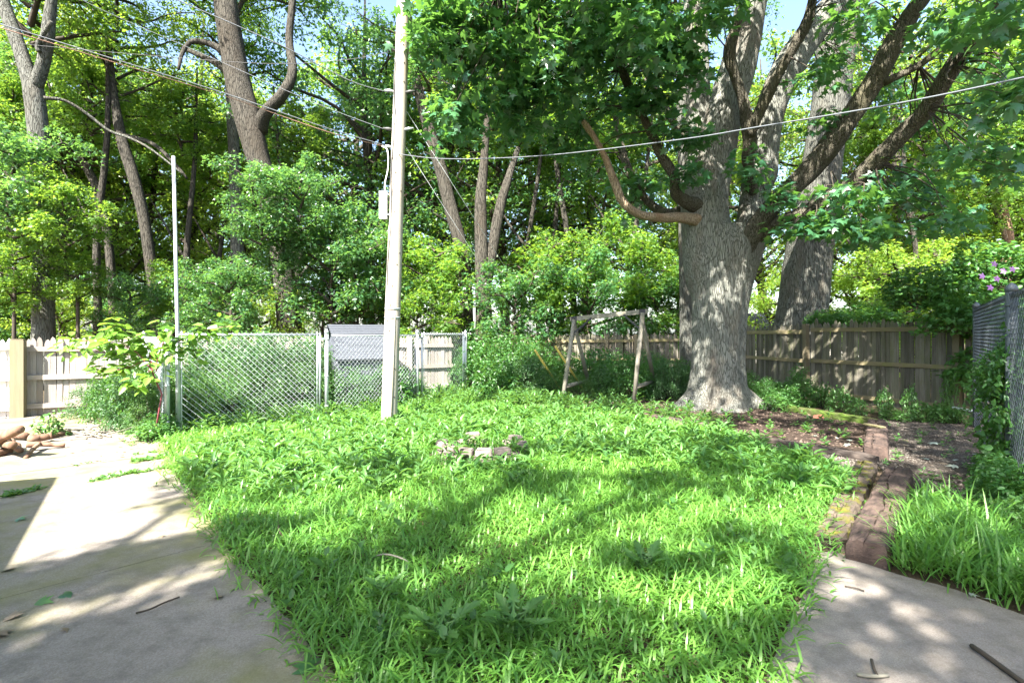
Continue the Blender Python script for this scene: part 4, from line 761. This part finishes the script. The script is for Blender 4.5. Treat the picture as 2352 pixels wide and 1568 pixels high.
# ------------------------------------------------------------------ bushes, climbers, pokeweed
def make_bush(seed, R, Hh, ncl, per, size, tm, mat, flat=.7, droop=.1, tilt=.6, name='foliage', rad=.22):
    r = np.random.default_rng(seed); o = ball(r, ncl); o[:, 2] = np.abs(o[:, 2]); o = norm(o) * np.linalg.norm(o, axis=1, keepdims=True) ** .6
    c = o * [R, R, Hh] + [0, 0, .05]; geo = [(*tube([np.array([a[0] * .25, a[1] * .25, 0]), a * [.7, .7, .6], a], [.010, .007, .003], 3, caps=False), 1, .5) for a in c[::2]]
    return mesh(name, [spray(r, c, per, rad * r.uniform(.7, 1.3, ncl) * R, size, tm, flat, droop, tilt)] + geo, [mat, M['twig']])
BU = [make_bush(31, 1.0, 1.3, 150, 34, .075, L4, M['bush']), make_bush(32, 1.0, 1.1, 150, 46, .055, LANCE, M['weed']), make_bush(33, 1.0, 1.2, 110, 26, .12, L4, M['bush']), make_bush(34, 1.0, 1.5, 150, 44, .058, L2, M['pen_weed_shaded'], tilt=.9), make_bush(35, .5, .55, 46, 14, .085, L4, M['weed'])]
def bush(label, u, d, k, s, sz=None, group=None, cat='bush', name='bush', z=0):
    b = P(u, 0, d) * [1, 1, 0]; t = root(name, label, cat, b + [0, 0, z], rf_.uniform(0, 6), group); part('foliage', BU[k], t, (0, 0, 0), (0, 0, 0), (s, s, sz or s)); return t
g1 = 'weeds inside the chain link pen'
for u, d, k, s, sz in [(470, 9.6, 3, .75, .85), (560, 9.9, 3, .8, .9), (640, 10.3, 3, .8, .9), (710, 10.7, 3, .7, .8), (430, 8.7, 1, .55, .8), (520, 9.2, 1, .55, .8), (610, 9.8, 1, .6, .85), (690, 10.2, 1, .6, .7), (600, 11.4, 0, .8, 1.0), (520, 10.9, 0, .8, .95), (720, 11.6, 0, .6, .95)]:
    bush('tall fine-leaved weed growing inside the chain link pen left of the pole', u, d, k, s * 1.1, sz * 1.25, g1, 'weed', 'tall_weed')
for u, d, k, s, sz in [(800, 10.9, 0, .55, .7), (850, 10.9, 3, .6, .65), (930, 11.9, 0, .55, .6), (780, 11.8, 2, .5, .95), (900, 11.2, 2, .5, .75), (1010, 14.0, 1, .5, .6), (1050, 13.8, 0, .4, .9)]:
    bush('leafy bush inside the pen near the shed and the utility pole', u, d, k, s, sz, 'bushes between pole and shed')
for u, d, k, s, sz in [(1120, 13.6, 0, .9, 1.15), (1180, 14.2, 0, 1.0, 1.2), (1230, 15.2, 0, .9, 1.0), (1140, 12.6, 2, .6, .8), (1210, 13.1, 3, .7, .7), (1260, 13.0, 1, .6, .6), (1100, 14.8, 2, .9, 1.15)]:
    bush('dense dark green bush between the narrow chain link gate and the swing frame', u, d, k, s, sz, 'dense bushes left of the swing')
for u, d, k, s, sz in [(1330, 12.6, 1, .55, .5), (1400, 12.8, 3, .6, .6), (1440, 12.4, 0, .6, .8), (1500, 12.9, 0, .6, .8), (1540, 12.3, 3, .55, .7), (1370, 13.8, 2, .6, 1.0), (1490, 14.2, 3, .7, .8), (1560, 13.2, 0, .6, .7), (1300, 14.8, 0, .8, .8), (1420, 15.5, 0, .8, .8)]:
    bush('waist high weed bush growing round the swing frame', u, d, k, s, sz, 'weed bushes round the swing')
for u, d, k, s, sz in [(1725, 11.4, 0, .42, .55), (1760, 11.3, 0, .40, .45), (1800, 11.2, 2, .35, .45), (1835, 11.3, 0, .36, .65), (1780, 10.6, 4, .6, .6), (1890, 10.9, 4, .55, .9), (1930, 10.2, 4, .5, .9), (1970, 9.9, 4, .4, .6), (2030, 9.6, 4, .35, 1.0), (2090, 9.3, 4, .35, 1.1), (2130, 9.2, 4, .5, .6), (2165, 9.15, 4, .5, .6), (2200, 9.0, 4, .45, .5), (2180, 9.4, 4, .3, 1.6), (2060, 9.3, 4, .5, .35)]:
    bush('low bright vine clump at the foot of the dark right fence', u, d, k, s, sz, 'vine clumps along the right fence', 'vine', 'vine_clump')
bush('pale leaved vine spilling over the top of the dark right fence', 1905, 12.9, 2, .5, .35, None, 'vine', 'vine_clump', 1.78)
bush('dark leaved branch arching above the dark right fence pickets', 1990, 13.5, 2, .9, .5, None, 'vine', 'vine_clump', 1.75)
for u, d, k, s, sz in [(215, 9.7, 3, .45, .5), (270, 9.3, 0, .5, .75), (330, 8.8, 0, .55, .85), (350, 8.1, 1, .40, .75), (370, 7.7, 2, .28, .35), (310, 8.5, 3, .5, .8), (380, 8.6, 0, .5, .9), (345, 7.45, 4, .6, .5), (290, 9.9, 0, .5, .7)]:
    bush('green weed bush spreading onto the patio at the left gate post', u, d, k, s, sz, 'weed bushes by the left gate post')
for u, d, k, s, sz in [(2330, 4.9, 2, .32, .35), (2360, 4.5, 2, .40, .45), (2300, 5.6, 2, .25, .3), (2380, 5.2, 2, .5, .9), (2345, 4.1, 4, .5, .5)]:
    bush('broad leaved bush at the foot of the right chain link fence', u, d, k, s, sz, 'broad leaved bushes at the right edge')
bush('dark climber hanging on the wire of the right chain link fence', 2298, 5.75, 2, .3, .55, None, 'climber', 'climber', .75)
bush('dark climber high on the last chain link panel at the right edge', 2362, 5.3, 2, .35, .6, None, 'climber', 'climber', 1.0)
rose = root('hibiscus_shrub', 'tall hibiscus shrub with purple flowers behind the right chain link post', 'shrub', P(2330, 0, 9.0) * [1, 1, 0])
for x, y, z, s in ((0, 0, .6, .9), (-.5, .3, 1.6, .8), (.6, .2, 1.5, .9), (-.9, .9, 2.1, .7), (.1, .6, 2.4, .8)): part('foliage', BU[2], rose, (x, y, z), (0, 0, z * 3), s)
part('stem', mesh('stem', [tube([[0, 0, 0], [.1, .1, 1.2], [0, .3, 2.6]], [.05, .04, .01], 7, 3)], M['twig'], True), rose)
for u, v in ((2305, 622), (2284, 606), (2326, 618), (2256, 634), (2275, 660), (2290, 640)):
    c = P(u, v, 7.75); r = np.random.default_rng(u); a = np.arange(5) / 5 * 6.28; xd = np.column_stack([np.cos(a), np.full(5, -.35), np.sin(a)])
    part('flower', mesh('flower', [leaves(np.zeros((5, 3)), xd, np.tile([0, -1.0, .2], (5, 1)), np.full(5, .06), L4, r.uniform(0, 1, 5))], M['purple']), rose, c - np.array(rose.location))

pk = root('pokeweed', 'pokeweed with red stem and bright drooping leaves arching round the left gate post', 'plant', CA + [-.02, -.28] if False else (CA[0] - .05, CA[1] - .22, 0))
po = np.array([CA[0] - .05, CA[1] - .22, 0]); rp = np.random.default_rng(8); lv = []
M['red_stem'] = plain('red_stem', (.20, .045, .06), .5)
arms = [[(372, 905), (352, 860), (338, 825), (310, 815), (255, 812), (190, 800), (120, 812)], [(345, 845), (320, 815), (300, 800), (270, 780), (255, 755), (275, 742)], [(352, 860), (385, 820), (430, 800), (460, 815)], [(355, 850), (370, 800), (385, 765), (385, 748)], [(338, 825), (290, 845), (240, 852), (210, 840)], [(345, 845), (330, 880), (300, 890)], [(380, 800), (430, 775), (480, 755), (540, 748)], [(300, 800), (230, 780), (160, 790)], [(352, 860), (340, 800), (310, 770)]]
for k, a in enumerate(arms):
    q = catmull(np.array([P(u, v, 7.5 + .05 * i * (-1) ** k) for i, (u, v) in enumerate(a)]) - po, 5)
    if k == 0: q = np.vstack([[0, 0, 0], q])
    part('stem', mesh('stem', [tube(q, np.linspace(.013 if k == 0 else .007, .003, len(q)), 7)], M['red_stem'], True), pk)
    t = rp.uniform(.2 if k else .45, 1, 90 if k in (0,) else 52); ix = (t * (len(q) - 1)).astype(int); p_ = q[ix] + rp.normal(0, .06, (len(t), 3))
    xd = rp.normal(0, 1, (len(t), 3)); xd[:, 2] = -.5 - rp.uniform(0, .6, len(t)); lv.append(leaves(p_, xd, np.array([0, -.2, 1]) + rp.normal(0, .4, (len(t), 3)), rp.uniform(.10, .20, len(t)), L4, rp.uniform(0, 1, len(t))))
part('foliage', mesh('foliage', lv, M['poke']), pk)
scr = root('scrubby_plant', 'scrubby wilted plant standing behind the woodpile on the patio', 'plant', G(118, 1008)); part('foliage', make_bush(51, .22, .42, 40, 9, .055, L4, M['weed'], rad=.3), scr)
part('stem', mesh('stem', [tube([[0, 0, 0], [.03, 0, .2], [0, .02, .38]], [.012, .009, .004], 6, 3)], M['swing'], True), scr)

# ------------------------------------------------------------------ lawn grass, weeds, fallen leaves
lawn = [np.array(p[:2]) for p in [G(372, 1012), *patio_edge]] + [np.array([-.55, 1.4]), np.array([1.0, 1.4])] + [np.array(p[:2]) for p in [G(1758, 1568), G(1790, 1480), G(1834, 1390), G(1858, 1325), G(1878, 1278), G(1890, 1240), G(1935, 1160), G(1960, 1110), G(1850, 1060), G(1735, 1035), G(1690, 1005), G(1560, 985), G(1370, 957), G(1200, 945), G(1085, 925), G(970, 938), G(755, 966), G(560, 985), G(415, 1008)]]
def vnoise(x, y, s, seed):
    r = np.random.default_rng(seed); t = 0
    for k in range(4): a = r.uniform(0, 6.28); t = t + np.sin((x * math.cos(a) + y * math.sin(a)) * s * (1 + .6 * k) + r.uniform(0, 6.28)) / (1 + .5 * k)
    return t / 2.2
def blades(name, label, poly, dens, Lr, Wr, seed, mat, edge=.05, nseg=3, hz=.08, lean=(.25, 1.0), keep=None):
    r = np.random.default_rng(seed); p = np.array(poly); lo, hi = p.min(0) - edge, p.max(0) + edge; n = int((hi[0] - lo[0]) * (hi[1] - lo[1]) * dens)
    x = r.uniform(lo[0], hi[0], n); y = r.uniform(lo[1], hi[1], n); k = inside(x + r.normal(0, edge, n), y + r.normal(0, edge, n), p)
    dd = np.hypot(x, y); k &= r.uniform(0, 1, n) < np.clip(1.25 - dd * .075, .30, 1)
    if keep is not None: k &= keep(x, y, r)
    x, y, dd = x[k], y[k], dd[k]; n = len(x); far = np.clip(dd / 5, 1, 1.9)
    az = r.uniform(0, 6.28, n); L = r.uniform(*Lr, n) * (1 + .35 * vnoise(x, y, 2.1, seed)); W = r.uniform(*Wr, n) * far ** .8
    th0 = r.uniform(*lean, n) * .6; kap = r.uniform(.5, 1.7, n); z0 = r.uniform(0, hz, n) ** 1.0
    tone = np.clip(.5 + .28 * vnoise(x, y, 1.3, seed + 1) + r.normal(0, .22, n), 0, 1)
    s = np.linspace(0, 1, nseg + 1); px, pz = np.zeros(n), np.zeros(n); rows = []; ca, sa = np.cos(az), np.sin(az)
    prevx, prevz = px, pz
    for i in range(nseg + 1):
        if i: t_ = th0 + kap * (s[i] + s[i - 1]) / 2; prevx = prevx + L / nseg * np.sin(t_); prevz = prevz + L / nseg * np.cos(t_)
        w = W * (1 - s[i] ** 2.2) * (.55 + .45 * min(1, s[i] * 3 + .2)) / 2; cx_, cy_ = x + ca * prevx, y + sa * prevx; cz_ = z0 + prevz
        if i < nseg: rows += [np.column_stack([cx_ - sa * w, cy_ + ca * w, cz_ + w * .5]), np.column_stack([cx_ + sa * w, cy_ - ca * w, cz_ + w * .5])]
        else: rows.append(np.column_stack([cx_, cy_, cz_]))
    V = np.stack(rows, 1); kv = V.shape[1]; fs = []
    for i in range(nseg - 1): fs += [[2 * i, 2 * i + 1, 2 * i + 3], [2 * i, 2 * i + 3, 2 * i + 2]]
    fs.append([kv - 3, kv - 2, kv - 1]); fs = np.array(fs)
    Fa = (fs[None] + (np.arange(n) * kv)[:, None, None]).reshape(-1, 3)
    return tag(part(name, mesh(name, [(V.reshape(-1, 3), Fa, 0, np.repeat(tone, kv))], mat)), label, 'grass', kind='stuff')
blades('lawn_grass', 'lush bright green crabgrass lawn between the two concrete areas', lawn, 3300, (.06, .15), (.008, .017), 3, M['grass'], .085, 3, .11, (.3, 1.9), lambda x, y, r: ~(((x - G(1108, 1046)[0]) ** 2 + (y - G(1108, 1046)[1] + .15) ** 2 < .5) & (r.uniform(0, 1, len(x)) < .75)))
tall = [np.array(p[:2]) for p in [G(2055, 1325), G(2040, 1300), G(2085, 1180), G(2110, 1150), G(2200, 1185), G(2300, 1235), G(2400, 1290)]] + [np.array([3.9, 2.9]), np.array([3.6, 2.45])] + [np.array(p[:2]) for p in [G(2352, 1418), G(2200, 1362), G(2090, 1332)]]
blades('tall_grass', 'tall bright grass clump between the railway tie and the right path edge', tall, 2000, (.14, .34), (.009, .018), 9, M['grass'], .04, 4, .12, (.1, 1.5))
sparse = [np.array(p[:2]) for p in [G(250, 946), G(330, 965), G(400, 1010), G(1100, 925), G(1300, 935), G(1300, 905), G(1080, 890), G(700, 920), G(420, 960)]]
blades('rough_grass', 'rough grass growing under the chain link fences', sparse, 900, (.10, .25), (.008, .014), 12, M['grass'], .05, 3, .05)

def rosettes(name, label, poly, n, seed, tm, mat, size, nl, hgt, keep=None, cat='weeds', kind='stuff'):
    r = np.random.default_rng(seed); p = np.array([q[:2] for q in poly]); lo, hi = p.min(0), p.max(0); x = r.uniform(lo[0], hi[0], n * 4); y = r.uniform(lo[1], hi[1], n * 4)
    k = inside(x, y, p)
    if keep is not None: k &= keep(x, y, r)
    x, y = x[k][:n], y[k][:n]; n = len(x); m = n * nl; c = np.repeat(np.column_stack([x, y, np.zeros(n)]), nl, 0); ph = np.repeat(r.uniform(.5, 1.3, n), nl)
    t = np.tile(np.linspace(0, 1, nl), n); c[:, 2] = .02 + t * hgt * ph; c[:, :2] += r.normal(0, .012, (m, 2))
    a = np.tile(np.arange(nl) * 2.4, n) + np.repeat(r.uniform(0, 6, n), nl); up = .15 + .75 * t + r.normal(0, .15, m)
    xd = np.column_stack([np.cos(a), np.sin(a), up]); nr = np.column_stack([-np.cos(a) * up, -np.sin(a) * up, np.ones(m)]) + r.normal(0, .2, (m, 3))
    tone = np.clip(np.repeat(r.uniform(0, 1, n), nl) * .6 + r.uniform(0, .4, m), 0, 1)
    return tag(part(name, mesh(name, [leaves(c, xd, nr, size * ph * (1.15 - .5 * t) * r.uniform(.8, 1.2, m), tm, tone)], mat)), label, cat, kind=kind)
backlawn = [G(400, 1075), G(560, 1010), G(760, 985), G(1080, 945), G(1380, 960), G(1600, 995), G(1700, 1015), G(1960, 1110), G(1930, 1170), G(1700, 1110), G(1400, 1070), G(1100, 1120), G(800, 1140), G(560, 1190), G(470, 1150)]
RC = G(1108, 1046)
def off_ring(x, y, r): return ~(((x - RC[0]) ** 2 + (y - RC[1] + .25) ** 2 < .62) & (r.uniform(0, 1, len(x)) < .8))
rosettes('broadleaf_weeds', 'broadleaf weeds spread through the far half of the lawn', backlawn, 900, 21, LANCE, M['weed'], .19, 11, .17, off_ring)
rosettes('broadleaf_weeds', 'leafy weeds crowding along the chain link fence and timbers', [G(415, 1015), G(760, 975), G(1085, 930), G(1560, 975), G(1700, 1000), G(1640, 965), G(1300, 925), G(1090, 895), G(960, 915), G(750, 950), G(560, 975), G(410, 985)], 520, 22, LANCE, M['weed'], .17, 12, .22)
rosettes('mulch_weeds', 'scattered small weeds on the mulch bed', mulch, 150, 23, L4, M['weed'], .085, 7, .08)
rosettes('gravel_weeds', 'tiny weeds on the bare gravel strip', gravel, 60, 24, L4, M['weed'], .06, 6, .05)
rosettes('lawn_weeds', 'small broad leaves scattered through the near lawn', lawn, 500, 25, L4, M['weed'], .10, 6, .13)
for k, (a, b, w, n) in enumerate([(G(205, 1112), G(395, 1078), .05, 60), (G(0, 1150), G(85, 1130), .06, 34), (G(150, 1078), G(380, 1040), .03, 20), (G(300, 1068), G(400, 1050), .06, 40)]):
    a, b = a[:2], b[:2]; q = norm(b - a); nn = np.array([-q[1], q[0]]) * w
    rosettes('joint_weeds', ['creeping weeds in the patio joint below the gate post', 'creeping weeds in the patio joint inside the house shadow', 'sparse weeds along the farthest patio joint', 'bright weeds at the patio corner beneath the gate post'][k], [a - nn, b - nn, b + nn, a + nn], n, 30 + k, L4, M['weed'], .07, 5, .02)

def rosette_plant(label, u, v, seed, size=.22, nl=8):
    r = np.random.default_rng(seed); t = root('thistle', label, 'thistle', G(u, v)); a = np.arange(nl) * 2.4 + r.uniform(0, 6)
    for k in range(nl):
        up = r.uniform(.25, .8); xd = np.array([[math.cos(a[k]), math.sin(a[k]), up]]); nr = np.array([[-math.cos(a[k]) * up, -math.sin(a[k]) * up, 1.0]])
        part('leaf', mesh('leaf', [leaves(np.array([[0, 0, .07 + .01 * k]]), xd, nr, np.array([size * r.uniform(.7, 1.1)]), LTHISTLE, np.array([.75]))], M['weed'], True), t)
for k, (u, v, s, lab) in enumerate([(1005, 1510, .26, 'large thistle rosette in the near lawn left of centre at the bottom'), (1480, 1345, .22, 'thistle rosette with two long leaves in the right half of the lawn'), (1180, 1490, .24, 'thistle rosette at the bottom middle of the lawn'), (880, 1410, .20, 'thistle rosette left of centre in a shaded lawn patch'),
        (1100, 1035, .22, 'jagged thistle sprouting from the fire ring'), (640, 1120, .24, 'tall jagged weed near the patio edge under the gate'), (1200, 1060, .2, 'jagged thistle right of the fire ring'), (870, 1150, .24, 'broad jagged weed in the sunny part of the lawn'), (560, 1060, .22, 'jagged weed growing before the wide chain link gate'), (1180, 1130, .18, 'small thistle in the middle of the lawn')]):
    rosette_plant(lab, u, v, 60 + k, s, 7 + k % 3)

def fallen(label, u, v, size, mat, seed, z=.045, cat='leaf', group=None):
    r = np.random.default_rng(seed); a = r.uniform(0, 6.28)
    o = part('fallen_leaf', mesh('fallen_leaf', [leaves(np.zeros((1, 3)), np.array([[math.cos(a), math.sin(a), 0]]), np.array([[r.normal(0, .2), r.normal(0, .2), 1.0]]), np.array([size]), LMAPLE, np.array([r.uniform(0, 1)]))], M[mat]), None, G(u, v, z)); return tag(o, label, cat, group)
for k, (u, v, s, m, lab) in enumerate([(165, 1358, .13, 'maple', 'green maple leaf lying on the dark band of the left patio'), (85, 1380, .10, 'weed', 'small green leaf near the left edge of the patio'), (25, 1420, .11, 'dry_leaf', 'dry brown leaf in the lower left corner of the patio'), (12, 1445, .12, 'dry_leaf', 'curled brown leaf at the extreme lower left'), (512, 1368, .07, 'dry_leaf', 'dark crumpled leaf on the patio near the lawn edge'), (150, 1440, .05, 'dry_leaf', 'tiny brown leaf on the mossy patio'),
        (355, 1112, .07, 'pale_leaf', 'pale leaf on the sunny patio near the joint weeds'), (10, 1310, .09, 'dry_leaf', 'brown leaf inside the house shadow'), (40, 1190, .10, 'maple', 'green leaf inside the house shadow at left'), (700, 1545, .13, 'weed', 'green blade-like leaf on the patio at its bottom right edge'), (2140, 1015, .14, 'pale_leaf', 'pale upturned leaf on the gravel strip'), (2200, 1070, .12, 'pale_leaf', 'pale leaf on the gravel near the big tie'),
        (2075, 1100, .13, 'pale_leaf', 'pale leaf beside the far end of the cracked tie'), (1660, 1010, .08, 'pale_leaf', 'pale leaf on the mulch before the maple'), (2270, 1375, .06, 'pale_leaf', 'white scrap at the path edge by the tall grass'), (2225, 1362, .05, 'pale_leaf', 'smaller white scrap at the path edge'), (620, 1250, .08, 'dry_leaf', 'brown leaf at the lawn edge of the patio'), (370, 1228, .05, 'dry_leaf', 'brown speck of leaf on the bright patio')]):
    fallen(lab, u, v, s, m, 200 + k)
rl = np.random.default_rng(90)
for k in range(70):
    u, v = rl.uniform(1700, 2250), rl.uniform(985, 1120); p = G(u, v)
    if inside(np.array([p[0]]), np.array([p[1]]), mulch)[0] or inside(np.array([p[0]]), np.array([p[1]]), gravel)[0]:
        fallen('small dry leaf lying on the bare ground under the maple', u, v, rl.uniform(.05, .10), ['dry_leaf', 'pale_leaf', 'dry_leaf'][k % 3], 300 + k, .02, 'leaf', 'dry leaves on the bare ground under the maple')
for k in range(40):
    u, v = rl.uniform(150, 420), rl.uniform(985, 1060); fallen('dry leaf fragment scattered on the far part of the patio', u, v, rl.uniform(.03, .06), 'dry_leaf', 400 + k, .045, 'leaf', 'dry leaf fragments on the far patio')
